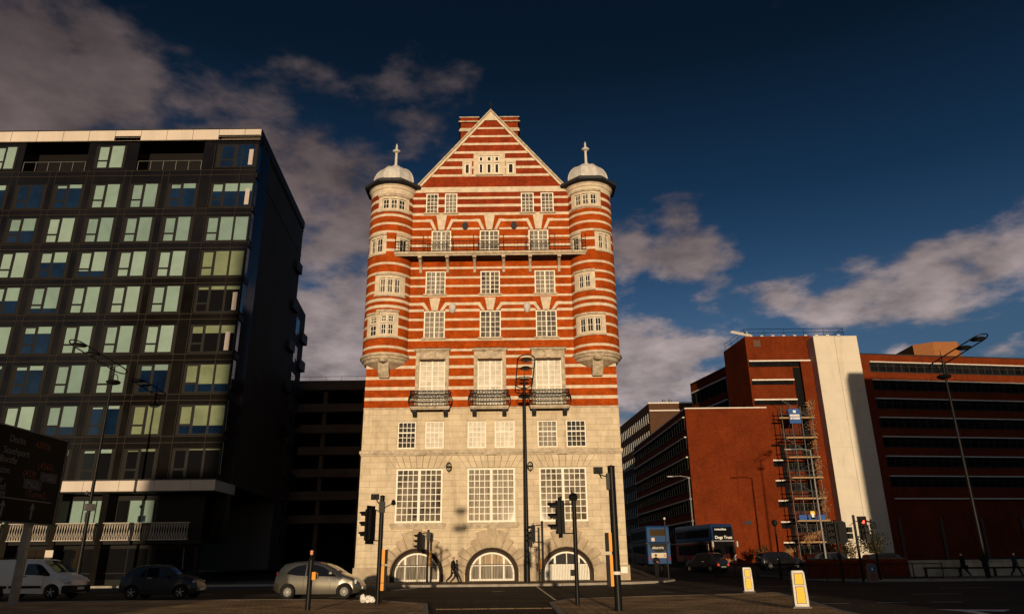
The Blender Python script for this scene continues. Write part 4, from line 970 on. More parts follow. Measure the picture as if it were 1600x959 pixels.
# long ribbon-window block on the right
rbk = thing('ribbon_window_block', 'long red brick block with continuous window bands and rooftop plant room', 'office building', (58, 94, 1.2))
B0, B1 = (45.2, 91.5), (84.7, 97.3)
b = MB(); b.prism([B0, B1, (86, 112), (44.6, 110)], .8, 26.7, axis='z'); b.build('wall', M['rbrick'], rbk)
zf = [26.63, 23.9, 21.35, 18.75, 16.2, 13.65, 11.1, 8.55]
ZL = [25.62, 23.2, 20.75, 18.3, 15.85, 13.4, 10.95]
for z in ZL: ribbon(rbk, B0, B1, 1.7, 39.5, z-1.28, z-.03, 34, dz=.12, proud=.3)
b = MB(); wbox(b, B0, B1, 1.7, 39.5, 8.2, 8.34, -.02, .3); b.build('ledge', M['ledge'], rbk)
b = MB(); wbox(b, B0, B1, 0, 39.8, 26.7, 26.85, -.3, .08); b.build('coping', M['mull'], rbk)
for k in range(7): b = MB(); wbox(b, B0, B1, 1.6+k*5.6, 2.0+k*5.6, .8, 6.0, 0, .18); b.build('pilaster', mat('dull_stone_pier', (.10, .06, .045), .9) if k == 0 else bpy.data.materials['dull_stone_pier'], rbk)
b = MB(); b.prism([(58.4, 101), (60.5, 99.5), (64.0, 99.5), (65.2, 101), (65, 106), (58.4, 106)], 26.6, 30.6, axis='z'); b.build('plant_room', mat('orange_brick_plant', (.28, .11, .04), .85, var=.1), rbk)
# unseen blocks added out of frame, sized for the shade and reflection they give
def backblock(name, label, x0, x1, y0, y1, h):
    t = thing(name, label, 'office building', ((x0+x1)/2, y0, 0)); b = MB(); b.box(x0, x1, y0, y1, 0, h); b.build('wall', M['parkc'], t)
    b = MB(); z = 3
    while z < h-2: b.box(x0+1, x1-1, y1, y1+.05, z, z+1.5); z += 3.4
    b.build('window_band', M['ribbon'], t)
backblock('shade_block_left', 'unseen lower block added behind the camera to shade the left side', -25.9, -21.15, -80, -60, 13.6)
backblock('shade_block_left', 'unseen taller block added behind the camera to shade the car park', -21.1, -11.2, -80, -60, 33)
backblock('shade_block_low', 'unseen long low block added behind the camera to shade the right street', 14.2, 64, -46, -30, 5.6)
backblock('dark_reflection_block', 'unseen tall block added far behind the camera as a dark reflection', -100, -68, -80, -60, 74)
backblock('shade_block_right', 'unseen block added off to the right to shade the cream panel', 43.6, 95, 8, 30, 26.3)
# ------------------------------------------------------------------ scaffold, climbing plants, low walls, railings
M['tube'] = mat('scaffold_tube', (.08, .075, .07), .45, metal=.5)
M['plank'] = mat('scaffold_plank', (.36, .23, .11), .8, var=.2)
M['blue_sheet'] = mat('blue_banner', (.03, .09, .28), .6)
M['white'] = mat('white_lettering', (.78, .74, .68), .5)
SY = 88.4
scf = thing('scaffold_tower', 'scaffold tower with timber decks climbing the red brick wall', 'scaffolding', (35.2, SY, 1.0))
lev = [3.11, 5.52, 8.06, 10.48, 12.9, 15.27, 17.71]
b = MB()
for x in (33.2, 34.4, 35.6, 36.9):
    for y in (SY, SY+1.2): b.bar((x, y, .9), (x, y, 19.2), .045, 5)
b.build('standard', M['tube'], scf)
b = MB()
for z in lev:
    for h in (0, .5, 1.0):
        for y in (SY-.04, SY+1.24): b.bar((33.0, y, z+h), (37.2, y, z+h), .035, 5)
    for x in (33.2, 34.4, 35.6, 36.9): b.bar((x, SY-.4, z-.04), (x, SY+1.5, z-.04), .035, 5)
b.build('ledger', M['tube'], scf)
b = MB()
for k, z in enumerate(lev):
    s_ = 1 if k % 2 else -1; b.bar((35.05-s_*1.8, SY-.08, z), (35.05+s_*1.8, SY-.08, z+2.4), .03, 5)
    b.bar((33.9, SY+.6, z), (34.3, SY+.5, z+2.4), .03, 4); b.bar((34.15, SY+.6, z), (34.55, SY+.5, z+2.4), .03, 4)
b.build('brace', M['tube'], scf)
for k, z in enumerate(lev):
    b = MB(); x0 = 33.4 if k < 6 else 32.9
    for j in range(4): b.box(x0, 37.2+.1*(k % 2), SY+.05+j*.28, SY+.3+j*.28, z, z+.06)
    b.box(x0, 37.2, SY-.02, SY+.02, z, z+.2); b.build('deck', M['plank'], scf)
b = MB(); b.box(34.05, 35.45, SY-.14, SY-.1, 17.1, 18.9); bn = b.build('banner', M['blue_sheet'], scf)
b = MB(); rr = random.Random(2)
b.box(34.6, 34.95, SY-.16, SY-.14, 18.42, 18.72)
for zz in (17.95, 17.6):
    x = 34.18
    while x < 35.3: w_ = rr.uniform(.06, .13); b.box(x, x+w_, SY-.16, SY-.14, zz, zz+.26); x += w_+.03
b.build('banner_lettering', M['white'], bn)
b = MB(); b.box(35.0, 35.5, SY-.1, SY-.06, 5.8, 6.7); b.box(35.1, 35.4, SY-.12, SY-.1, 6.0, 6.5, 1); b.build('yellow_sign', [mat('yellow_board', (.8, .5, .03), .5), M['white']], scf)
b = MB()
for k in range(3): b.box(33.6+k*1.1, 34.5+k*1.1, SY-.1, SY-.07, 5.7, 6.3)
b.build('blue_sheet', M['blue_sheet'], scf)
M['twig'] = mat('pale_dry_twigs', (.30, .17, .08), .9, var=.3)
M['leafd'] = mat('dark_shrub_leaves', (.03, .03, .012), .8, var=.5)
def creeper(name, label, x0, z0, x1, z1, y, n, seed, r=.02, spread=.5):
    t = thing(name, label, 'climbing plant', (x0, y, z0)); rr = random.Random(seed); b = MB()
    for i in range(n):
        u = rr.random(); x = x0+(x1-x0)*u+rr.uniform(-spread, spread)*.6; z = z0+(z1-z0)*u; a = rr.uniform(0, 6.28); p = [(x, y-rr.uniform(.05, .3), z)]
        for k in range(4): a += rr.uniform(-1.1, 1.1); x += .17*math.cos(a); z += .17*math.sin(a); p.append((x, y-rr.uniform(.05, .35), z))
        b.path(p, r, 3)
    b.build('stem', M['twig'], t)
    b = MB()
    for i in range(n*2):
        u = rr.random(); x = x0+(x1-x0)*u+rr.gauss(0, spread*.6); z = z0+(z1-z0)*u+rr.uniform(-.2, .2); q = Vector((rr.uniform(-1, 1), rr.uniform(-.4, .4), rr.uniform(-1, 1))).normalized()*.09; w_ = Vector((-q.z, 0, q.x)); c = Vector((x, y-rr.uniform(.1, .4), z))
        b.face([c-q, c+w_*.6, c+q, c-w_*.6])
    b.build('leaf', M['twig'], t, fix=False)
for i, (xa, ya, xb, yb, lb) in enumerate(((1266, 655, 1264, 625, 'topmost dry creeper clump on the red wall beside the scaffold'), (1271, 700, 1268, 662, 'dry creeper strand just below the topmost clump'), (1279, 750, 1274, 715, 'dry creeper strand beside the middle scaffold decks'),
                                   (1288, 800, 1284, 765, 'dry creeper strand beside the lower scaffold decks'), (1296, 848, 1292, 812, 'lowest dry creeper strand by the cream panel'), (1312, 866, 1296, 856, 'dry creeper clump at the foot of the cream panel'), (1258, 845, 1280, 830, 'tangled dry creeper inside the scaffold base'), (1218, 866, 1238, 858, 'dry creeper clump on the wall foot left of the scaffold'))):
    yy = 90.4 if i not in (6,) else 88.2
    a = P(xa, ya, yy); c = P(xb, yb, yy); creeper('wall_creeper', lb, a[0], a[1], c[0], c[1], yy, 34, i)
def shrub(name, label, x, y, z, rx, rz_, n, seed, m='leafd', ls=.12, stems=9):
    t = thing(name, label, 'shrub', (x, y, z)); rr = random.Random(seed); b = MB(); s_ = MB()
    tips = []
    for i in range(stems):
        a = rr.uniform(0, 6.28); e_ = rr.uniform(.4, 1); tip = Vector((x+rx*.9*e_*math.cos(a), y+rx*.5*e_*math.sin(a), z+rz_*rr.uniform(.6, 1.05))); tips.append(tip)
        mid = Vector((x, y, z)).lerp(tip, .5)+Vector((rr.uniform(-.2, .2), 0, .2)); s_.path([(x+.15*math.cos(a), y, z), mid, tip], .025, 4)
    for i in range(n):
        tip = rr.choice(tips); u = rr.uniform(.3, 1.05); c = Vector((x, y, z)).lerp(tip, u)+Vector((rr.gauss(0, rx*.16), rr.gauss(0, rx*.16), rr.gauss(0, rz_*.1)))
        if c.z < z: continue
        q = Vector((rr.uniform(-1, 1), rr.uniform(-1, 1), rr.uniform(-.6, 1))).normalized(); v = q.cross(Vector((rr.uniform(-1, 1), rr.uniform(-1, 1), 1))).normalized(); l_ = ls*rr.uniform(.6, 1.3)
        b.face([c-q*l_, c+v*l_*.45, c+q*l_, c-v*l_*.45])
    s_.build('stem', M['twig'] if m == 'leafd' else M['leafd'], t); b.build('foliage', M[m], t, fix=False)
shrub('shrub', 'leafy bush behind the low wall in front of the cream panel', 38.0, 80, 1.2, 2.0, 2.6, 1500, 3, ls=.15)
shrub('shrub', 'sparse bush against the sunlit cream panel foot', 35.4, 80, 1.2, 1.4, 1.9, 420, 5, ls=.14)
shrub('shrub', 'dark bush at the foot of the blank red wall', 27.6, 85, 1.0, 1.1, 1.7, 700, 8, ls=.13)
M['wallc'] = mat('stained_pale_wall', (.50, .42, .31), .85, var=.3, vscale=.9, stretch=(1, 1, .5))
wl = thing('low_wall', 'long low pale stained wall along the right pavement', 'wall', (35, 57, .12))
b = MB(); b.box(29.4, 60, 57.0, 57.4, .1, 1.12); b.build('wall', M['wallc'], wl)
b = MB(); b.box(29.35, 60, 56.93, 57.47, 1.12, 1.24); b.build('coping', M['wallc'], wl, bevel=.02)
bw = thing('brick_wall', 'low dark brick wall behind the guard railings', 'wall', (24.5, 57, .12))
b = MB(); b.box(21.9, 29.3, 57.05, 57.35, .1, 1.35); b.build('wall', M['rbrick'], bw); b = MB(); b.box(21.85, 29.3, 57.0, 57.4, 1.35, 1.45); b.build('coping', M['mull'], bw)
M['rust'] = mat('dark_red_railing', (.06, .018, .012), .6)
hr = thing('handrail', 'dark red handrail running in front of the low pale wall', 'railing', (35, 55.6, .12))
b = MB(); b.path([(29.6, 55.6, .72), (52, 55.6, .62)], .06, 4); b.build('rail', M['rust'], hr)
for k in range(9): b = MB(); b.box(29.7+k*2.5, 29.85+k*2.5, 55.54, 55.66, .12, .72); b.build('post', M['rust'], hr)
def guardrail(label, x0, y0, x1, y1, z=.0, h=1.05):
    t = thing('guard_railing', label, 'railing', (x0, y0, z)); a, c = Vector((x0, y0)), Vector((x1, y1)); n = max(1, round((c-a).length/2)); b = MB()
    for zz in (z+h, z+.18): b.bar((x0, y0, zz), (x1, y1, zz), .028, 4)
    m = int((c-a).length/.14)
    for k in range(m+1): p_ = a.lerp(c, k/m); b.bar((p_.x, p_.y, z+.18), (p_.x, p_.y, z+h), .009, 3)
    b.build('panel', M['pole'], t)
    for k in range(n+1): p_ = a.lerp(c, k/n); b = MB(); b.bar((p_.x, p_.y, z), (p_.x, p_.y, z+h+.05), .035, 5); b.build('post', M['pole'], t)
guardrail('long black pedestrian guard railing left of the low pale wall', 19.4, 52.6, 29.0, 52.0, .0)
guardrail('black guard railing beside the parked cars', 16.0, 61.5, 20.4, 54.0, .0)
guardrail('black guard railing behind the traffic signals near the bus', 21.5, 62.5, 29.0, 60.5, .0)
# ------------------------------------------------------------------ street lamps
M['lampglass'] = mat('lamp_glass_unlit', (.12, .11, .10), .2)
def twin_lamp(label, x, y, yaw, h=15.2, r=.16, z=.1):
    t = thing('street_lamp', label, 'street lamp', (x, y, z), yaw, 'tall lamps with oval twin-lamp frames'); 
    b = MB(); b.bar((0, 0, 0), (0, 0, 1.6), r*1.25, 12, r*1.2); b.bar((0, 0, 1.6), (0, 0, h), r, 12, r*.55); b.bar((0, 0, h), (0, 0, h+.9), .04, 6, .02); b.build('pole', M['pole'], t, local=True, smooth=40)
    c, s_ = math.cos(R(20)), math.sin(R(20))
    def Q(u, v, w_=0): return (u*c-w_*s_, v, h+.1+u*s_+w_*c)
    b = MB(); pts = []
    L0, L1, W = -.95, 3.5, .64
    for k in range(9): a = -math.pi/2+math.pi*k/8; pts.append(Q(L1-W+W*math.cos(a), W*math.sin(a)))
    for k in range(9): a = math.pi/2+math.pi*k/8; pts.append(Q(L0+W+W*math.cos(a), W*math.sin(a)))
    b.path(pts, .045, 6, closed=True)
    for u in (.0, 1.75, 2.85): b.bar(Q(u, -W), Q(u, W), .035, 5)
    b.build('oval_frame', M['pole'], t, local=True)
    for u in (1.75, 2.85):
        b = MB(); i0 = len(b.v)
        cu = Q(u, 0)
        for rr_, ww in ((.0, .10), (.3, .09), (.40, .03), (.42, -.03), (.33, -.08), (0, -.10)):
            for k in range(14): a = 2*math.pi*k/14; b.v.append((cu[0]+rr_*1.2*math.cos(a), rr_*math.sin(a), cu[2]+ww))
        for j in range(5):
            for k in range(14): b.f.append((j*14+k, j*14+(k+1) % 14, (j+1)*14+(k+1) % 14, (j+1)*14+k)); b.m.append(1 if j == 4 else 0)
        b.build('lamp_head', [M['pole'], M['lampglass']], t, local=True, smooth=40)
    b = MB(); b.lathe([(0, .12), (.4, .08), (.5, 0), (.42, -.12), (.2, -.2), (0, -.2)], (-.1, 0, h-1.0), 14); b.build('lower_lamp', M['pole'], t, local=True, smooth=40)
    b = MB(); b.path([(-.1, .55*math.sin(a), h-.95+.5*math.cos(a)) for a in [-math.pi/2+math.pi*k/8 for k in range(9)]], .03, 5); b.build('lower_lamp_hoop', M['pole'], t, local=True)
    return t
twin_lamp('tallest lamp post standing in front of the striped building', .87, 53.6, -math.pi/2+.05, h=14.2)
l2 = twin_lamp('lamp post rising in front of the black glass apartment block', -28.7, 50.2, -2.15, h=14.8, r=.13)
b = MB(); b.box(-.3, .3, -.16, .16, 4.9, 5.35); b.bar((.1, 0, 5.9), (.35, 0, 6.05), .03, 4); b.lathe([(0, -.15), (.15, 0), (0, .15)], (.35, 0, 6.05), 8); b.box(-.12, .12, -.2, -.1, 4.2, 4.8); b.build('camera_box', M['steel'], l2, local=True)
twin_lamp('lamp post in front of the shaded ribbon window block at the right', 31.1, 50.5, -1.0, h=14.6, r=.12)
def arm_lamp(label, x, y, h, z, yaw):
    t = thing('single_arm_lamp', label, 'street lamp', (x, y, z), yaw); b = MB(); b.bar((0, 0, 0), (0, 0, h), .12, 8, .07); b.path([(0, 0, h), (-1.0, 0, h+.15), (-2.0, 0, h+.1)], .05, 6); b.build('pole', M['steel'], t, local=True)
    b = MB(); b.box(-2.6, -1.9, -.15, .15, h+.02, h+.16); b.build('lamp_head', M['steel'], t, local=True, bevel=.03)
q = P(1266, 703, 72); arm_lamp('grey single-arm lamp post in front of the scaffold tower', q[0], 72, q[1]-gz(0, 72), gz(0, 72), 0)
q = P(1076, 745, 88); arm_lamp('grey single-arm lamp post at the corner of the blank red wall', q[0], 88, q[1]-gz(0, 88), gz(0, 88), 0)
q = P(1210, 815, 60)
t = thing('short_lamp_post', 'short dark lamp post in front of the blank red wall', 'street lamp', (q[0], 60, 0)); b = MB(); b.bar((q[0], 60, 0), (q[0], 60, q[1]-.3), .08, 8, .06); b.build('pole', M['pole'], t)
b = MB(); b.lathe([(.06, -.35), (.2, -.2), (.24, .05), (.1, .15), (0, .2)], (q[0], 60, q[1]), 10); b.build('lantern', M['pole'], t)
q = P(1040, 811, 60)
t = thing('slender_post', 'thin dark post with a tiny lamp beside the blue bus', 'post', (q[0]-.1, 60, .1)); b = MB(); b.bar((q[0]-.1, 60, .1), (q[0]-.1, 60, q[1]), .05, 6); b.build('pole', M['pole'], t)
b = MB(); b.lathe([(0, -.1), (.12, 0), (0, .14)], (q[0]-.1, 60, q[1]+.05), 8); b.build('lamp_head', M['white'], t)
# ------------------------------------------------------------------ traffic signals
M['sigblack'] = mat('signal_black', (.005, .005, .005), .55)
M['orange'] = mat('orange_push_button_box', (.75, .30, .03), .45, coat=.3)
M['redlit'] = mat('lit_red_signal', (.6, .02, .01), .3, emit=(1, .06, .03, 5))
M['lens'] = mat('unlit_signal_lens', (.02, .015, .012), .15)
def sighead(par, loc, yaw, lit=False, backboard=True, s=1.0, name='signal_head'):
    """three-lamp head, lamps facing local -Y turned by yaw"""
    b = MB(); cz = loc[2]; cs, sn = math.cos(yaw), math.sin(yaw)
    b.box(-.17, .17, -.12, .14, -.55, .55)
    if backboard: b.box(-.28, .28, .0, .03, -.68, .68)
    for k in (-1, 0, 1):
        z = k*.36; i0 = len(b.v)
        n = 9
        for j in range(n):     # hood: open half tube
            a = -.3+(math.pi+.6)*j/(n-1)
            for rr_, yy in ((.135, -.12), (.125, -.42)): b.v.append((rr_*math.cos(a), yy+(.10 if (yy < -.2 and math.sin(a) < .3) else 0), z+rr_*math.sin(a)))
        for j in range(n-1): b.f.append((i0+2*j, i0+2*j+2, i0+2*j+3, i0+2*j+1)); b.m.append(0)
    b.v = [(loc[0]+s*(x*cs-y*sn), loc[1]+s*(x*sn+y*cs), cz+s*z) for x, y, z in b.v]
    h = b.build(name, M['sigblack'], par, local=True, fix=False)
    for k, col in ((1, 'redlit' if lit else 'lens'), (0, 'lens'), (-1, 'lens')):
        b = MB(); b.lathe([(0, 0), (.1, 0)], (0, 0, 0), 14); b.v = [(x, -.13, k*.36+y) for x, y, z in b.v]
        b.v = [(loc[0]+s*(x*cs-y*sn), loc[1]+s*(x*sn+y*cs), cz+s*z) for x, y, z in b.v]
        b.build('lens', M[col], h, local=True, fix=False)
def camunit(mb, x, y, z, dx, tilt=.1):
    mb.box(x-.14, x+.14, y-.09, y+.09, z-.1, z+.1); mb.bar((x, y, z), (x-dx, y, z-.25), .02, 4); mb.box(x-.05, x+.05, y-.2, y-.09, z-.05, z+.05)
def sigpole(label, x, y, h, r, z=0, group=None):
    t = thing('traffic_signal', label, 'traffic light', (x, y, z), 0, group); b = MB(); b.bar((0, 0, 0), (0, 0, h), r, 10); b.lathe([(r, 0), (r+.015, .03), (0, .07)], (0, 0, h), 10); b.build('pole', M['pole'], t, local=True, smooth=50); return t
# near left signal
t = sigpole('tall signal pole nearest the silver car, head turned left, two small cameras on top', -4.93, 27.75, 3.72, .085, .1)
sighead(t, (-.42, 0, 2.72), -math.pi/2-.35)
b = MB(); b.bar((0, 0, 3.2), (-.4, 0, 3.25), .02, 4); b.bar((0, 0, 2.15), (-.4, 0, 2.18), .02, 4); b.box(-.1, .1, -.1, .1, 3.15, 3.55); b.build('bracket', M['pole'], t, local=True)
b = MB(); camunit(b, -.28, 0, 3.72, -.15); b.build('camera', M['sigblack'], t, local=True); b = MB(); b.bar((.05, 0, 3.3), (.42, 0, 3.5), .015, 4); b.lathe([(0, -.12), (.1, -.08), (.07, .06), (0, .1)], (.42, 0, 3.52), 8); b.build('sensor', M['sigblack'], t, local=True)
for z0, z1 in ((1.35, 1.85), (.72, 1.28), (.45, .7)):
    b = MB(); b.box(.09, .2, -.07, .1, z0, z1); b.box(.2, .28, -.05, .1, z0, z1, 1); b.build('push_button_box', [M['orange'], M['sigblack']], t, local=True)
# mid left signal at the building's pavement
t = sigpole('short signal on the pavement before the left arched window', -6.13, 53.6, 3.5, .08, .12)
sighead(t, (-.62, 0, 2.75), -math.pi/2-.2); b = MB(); b.bar((0, 0, 3.35), (-.6, 0, 3.3), .03, 4); b.bar((0, 0, 2.2), (-.6, 0, 2.15), .03, 4); b.box(-.12, .14, -.1, .1, 2.9, 3.4); b.build('bracket', M['pole'], t, local=True)
b = MB(); b.box(.1, .26, -.08, .08, 1.1, 2.1); b.build('push_button_box', M['orange'], t, local=True)
t = sigpole('short signal on the pavement just right of the tallest lamp post', 1.88, 51.0, 3.9, .075, .1)
sighead(t, (-.62, 0, 3.15), -math.pi/2-.1); b = MB(); b.bar((0, 0, 3.7), (-.6, 0, 3.65), .03, 4); b.bar((0, 0, 2.6), (-.6, 0, 2.6), .03, 4); b.build('bracket', M['pole'], t, local=True)
b = MB(); b.box(-.22, -.09, -.08, .08, .9, 1.5); b.build('push_button_box', M['orange'], t, local=True)
t = sigpole('signal pole standing in the crossing before the right arched entrance', 2.13, 26.5, 3.55, .075, .0)
sighead(t, (-.52, 0, 2.95), -math.pi/2+.15, s=1.02); b = MB(); b.bar((0, 0, 3.4), (-.5, 0, 3.4), .02, 4); b.bar((0, 0, 2.4), (-.5, 0, 2.4), .02, 4); b.build('bracket', M['pole'], t, local=True)
b = MB(); b.lathe([(0, -.12), (.14, -.1), (.16, .05), (.1, .14), (0, .18)], (-.02, 0, 3.62), 8); b.bar((-.05, 0, 3.7), (-.1, 0, 3.95), .02, 4); b.build('sensor', M['sigblack'], t, local=True)
b = MB(); b.box(-.2, -.06, -.06, .06, 1.0, 1.2); b.build('button_unit', M['sigblack'], t, local=True)
t = sigpole('thick black signal pole nearest the camera with a camera arm and orange boxes', 3.11, 23.4, 4.3, .115, .0)
b = MB(); b.bar((0, 0, 3.95), (-.4, 0, 4.08), .018, 4); b.box(-.17, -.08, -.1, .1, 3.6, 4.1); b.build('camera_arm', M['pole'], t, local=True); b = MB(); camunit(b, -.42, 0, 4.2, -.1); b.build('camera', M['sigblack'], t, local=True)
for z0, z1 in ((1.75, 2.3), (.75, 1.65)):
    b = MB(); b.box(-.2, -.11, -.09, .09, z0, z1, 0); b.box(-.3, -.2, -.07, .11, z0, z1, 1); b.build('push_button_box', [M['orange'], M['sigblack']], t, local=True)
b = MB(); b.lathe([(.118, .0), (.118, .09)], (0, 0, 1.08), 12); b.build('tape_band', M['white'], t, local=True, fix=False)
# right-hand group
t = sigpole('right group: middle signal pole, its head facing the camera with red lit', 22.9, 50.6, 4.15, .085, .0)
sighead(t, (.55, 0, 3.35), 0, lit=True, s=1.12); b = MB(); b.bar((0, 0, 3.8), (.5, 0, 3.8), .025, 4); b.bar((0, 0, 2.8), (.5, 0, 2.8), .025, 4); b.bar((-.35, 0, 3.5), (0, 0, 3.75), .02, 4); b.build('bracket', M['pole'], t, local=True)
b = MB()
for z_ in (2.85, 3.25): b.box(-.56, -.26, -.14, .14, z_-.17, z_+.17)
b.build('pedestrian_signal', M['sigblack'], t, local=True)
t = sigpole('right group: leftmost signal pole with two heads seen from behind', 21.5, 50.4, 3.85, .085, .0)
sighead(t, (-.42, 0, 3.1), 0, s=1.05); sighead(t, (.3, 0, 3.1), math.pi, s=1.05); b = MB(); b.box(-.7, .75, .05, .08, 2.45, 3.75); b.build('backing_board', M['sigblack'], t, local=True)
t = sigpole('right group: rightmost signal pole in front of the bush, head turned left', 24.0, 50.5, 3.75, .075, .1)
sighead(t, (-.4, 0, 2.9), -math.pi/2-.2, backboard=False); b = MB(); b.bar((-.35, 0, 3.7), (.25, 0, 3.55), .05, 4); b.box(-.1, .3, -.08, .08, 3.2, 3.5); b.build('sensor', M['sigblack'], t, local=True)
# short bollard post with button box at the lower left
t = thing('button_post', 'short black post with an orange push button box in front of the silver car', 'crossing post', (-6.6, 24.7, .1)); b = MB(); b.bar((0, 0, 0), (0, 0, 1.55), .085, 12); b.lathe([(.085, 0), (.095, .04), (.06, .08), (.03, .1)], (0, 0, 1.5), 12); b.bar((0, 0, 1.55), (0, 0, 1.7), .03, 8); b.build('post', M['pole'], t, local=True, smooth=50)
b = MB(); b.box(-.045, .045, -.045, .045, 1.66, 1.8); b.build('amber_cap', mat('amber_cap', (.55, .25, .12), .4), t, local=True, bevel=.01)
b = MB(); b.box(.075, .2, -.1, .04, .9, 1.14); b.box(.19, .26, -.06, .06, .92, 1.1, 1); b.build('push_button_box', [M['orange'], M['sigblack']], t, local=True, bevel=.01)
# ------------------------------------------------------------------ white and yellow island bollards
M['bwhite'] = mat('scuffed_white_plastic', (.62, .58, .50), .5, var=.18, vscale=5)
M['byellow'] = mat('yellow_reflective_panel', (.85, .48, .02), .35, coat=.3)
M['bside'] = mat('grey_bollard_side', (.16, .14, .12), .6)
def islandboll(label, x, y, h, w_, z, yaw):
    t = thing('island_bollard', label, 'bollard', (x, y, z), yaw, 'white traffic island bollards')
    w2 = .19
    b = MB(); b.prism([(-w2-.01, 0), (w2+.01, 0), (w2+.012, h*.3), (w2-.015, h*.93), (w2-.05, h), (-w2+.01, h), (-w2, h*.9)], -.24, -.2); b.build('front_face', M['bwhite'], t, local=True, bevel=.01)
    b = MB(); b.prism([(-w2-.01, 0), (w2+.01, 0), (w2-.02, h*.92), (-w2+.005, h-.02)], -.2, .24); b.build('body', M['bside'], t, local=True, bevel=.02)
    for z0, z1 in ((.14*h, .56*h), (.63*h, .91*h)):
        ww = w2*.62; b = MB(); b.prism([(-ww, z0), (ww, z0), (ww*.9, z1), (-ww*.9, z1)], -.256, -.246); f = b.build('yellow_panel', M['byellow'], t, local=True)
        b = MB(); b.prism([(-ww-.018, z0-.018), (ww+.018, z0-.018), (ww*.9+.018, z1+.018), (-ww*.9-.018, z1+.018)], -.25, -.239); b.build('panel_frame', M['bside'], f, local=True)
    b = MB(); b.prism([(-w2-.06, -.3), (w2+.06, -.3), (w2+.06, .3), (-w2-.06, .3)], 0, .05, axis='z'); b.build('base', M['bside'], t, local=True)
    return t
islandboll('nearer of the two white bollards with yellow panels, on the paved island', 8.53, 23.2, 1.05, .55, .1, -.25)
islandboll('farther of the two white bollards with yellow panels, on the island tip', 10.37, 34.3, 1.03, .56, .1, -.2)
t = thing('keep_left_bollard', 'dull bollard with a round arrow sign beside the guard railing', 'bollard', (22.6, 48.6, 0)); b = MB(); b.prism([(-.32, 0), (.32, 0), (.28, 1.0), (.2, 1.12), (-.2, 1.12), (-.28, 1.0)], -.12, .12); b.build('body', M['bside'], t, local=True, bevel=.02)
b = MB(); b.lathe([(0, 0), (.2, 0)], (0, 0, 0), 16); b.v = [(x, -.13, .82+y) for x, y, z in b.v]; b.build('round_sign', M['blue_sheet'], t, local=True, fix=False); b = MB(); b.box(-.17, .17, -.135, -.12, .15, .55); b.build('panel', mat('faded_orange_panel', (.2, .07, .03), .5), t, local=True)
b = MB(); b.prism([(-.03, .9), (.03, .9), (.03, .8), (.09, .8), (0, .7), (-.09, .8), (-.03, .8)], -.14, -.132); b.build('arrow', M['white'], t, local=True)
# ------------------------------------------------------------------ direction sign at the left edge
M['signf'] = mat('dark_green_sign_face', (.004, .005, .004), .6, spec=.05)
M['signw'] = mat('sign_white_lettering', (.16, .15, .14), .5); M['signr'] = mat('sign_road_number_lettering', (.16, .035, .02), .5); M['signb'] = mat('sign_motorway_patch', (.008, .022, .04), .5)
sg = thing('direction_sign', 'large dark road direction sign with upward arrows on a leaning grey post', 'road sign', (-18.8, 29.2, .1))
b = MB(); b.box(-18.66, -18.56, 22.0, 30.2, 3.02, 6.42); b.build('sign_board', M['signf'], sg, bevel=.02)
b = MB()
for z0, z1 in ((3.02, 3.07), (6.37, 6.42), (3.86, 3.90)): b.box(-18.56, -18.55, 22.1 if z0 != 3.86 else 24, 30.1 if z0 != 3.86 else 29.7, z0, z1)
b.box(-18.56, -18.55, 30.05, 30.12, 3.02, 6.42)
b.build('sign_border', M['signw'], sg)
b = MB(); b.box(-18.95, -18.72, 28.9, 29.15, .1, 6.2); b.build('post', M['steel'], sg); b = MB(); b.box(-18.95, -18.72, 23.5, 23.75, .1, 6.2); b.build('post', M['steel'], sg)
def text(body, size, loc, rot, m, parent, name='lettering', align='LEFT', extr=.004):
    cu = bpy.data.curves.new(name, 'FONT'); cu.body = body; cu.size = size; cu.align_x = align; cu.extrude = extr
    o = bpy.data.objects.new(name, cu); sc.collection.objects.link(o)
    dg = bpy.context.evaluated_depsgraph_get(); me = bpy.data.meshes.new_from_object(o.evaluated_get(dg)); bpy.data.objects.remove(o); bpy.data.curves.remove(cu)
    me.materials.clear(); me.materials.append(M[m]); me.transform(Matrix.Rotation(rot[2], 4, 'Z') @ Matrix.Rotation(rot[0], 4, 'X'))
    o = bpy.data.objects.new(name, me); sc.collection.objects.link(o); o.parent = parent
    r = parent
    while r.parent: r = r.parent
    o.location = Vector(loc)-(ORG[parent.name] if parent.name in ORG and not r.rotation_euler.z and ORG.get(parent.name) else Vector((0, 0, 0))); ORG[o.name] = ORG.get(parent.name, Vector((0, 0, 0)))
    return o
RS = (math.pi/2, 0, math.pi/2)
for body, y, z, m in (('Docks', 26.5, 5.85, 'signw'), ('A5036', 28.0, 5.85, 'signr'), ('Southport', 26.3, 5.42, 'signw'), ('Bootle', 26.2, 5.1, 'signw'), ('(A565)', 28.4, 5.1, 'signr'),
                      ('Preston', 25.75, 4.72, 'signw'), ('(A59)', 27.6, 4.72, 'signr'), ('Manchester', 24.95, 4.38, 'signw'), ('Birkenhead', 25.2, 4.14, 'signw'), ('Wallasey', 25.6, 3.93, 'signw'), ('(Tunnel)', 28.0, 4.0, 'signr')):
    text(body, .36, (-18.548, y, z), RS, m, sg)
for body, y, z in (('(M58)', 28.75, 4.70), ('(M62)', 27.85, 4.36)):
    b = MB(); b.box(-18.56, -18.553, y-.08, y+1.02, z-.07, z+.3); b.build('motorway_patch', M['signb'], sg); text(body, .34, (-18.546, y, z), RS, 'signw', sg)
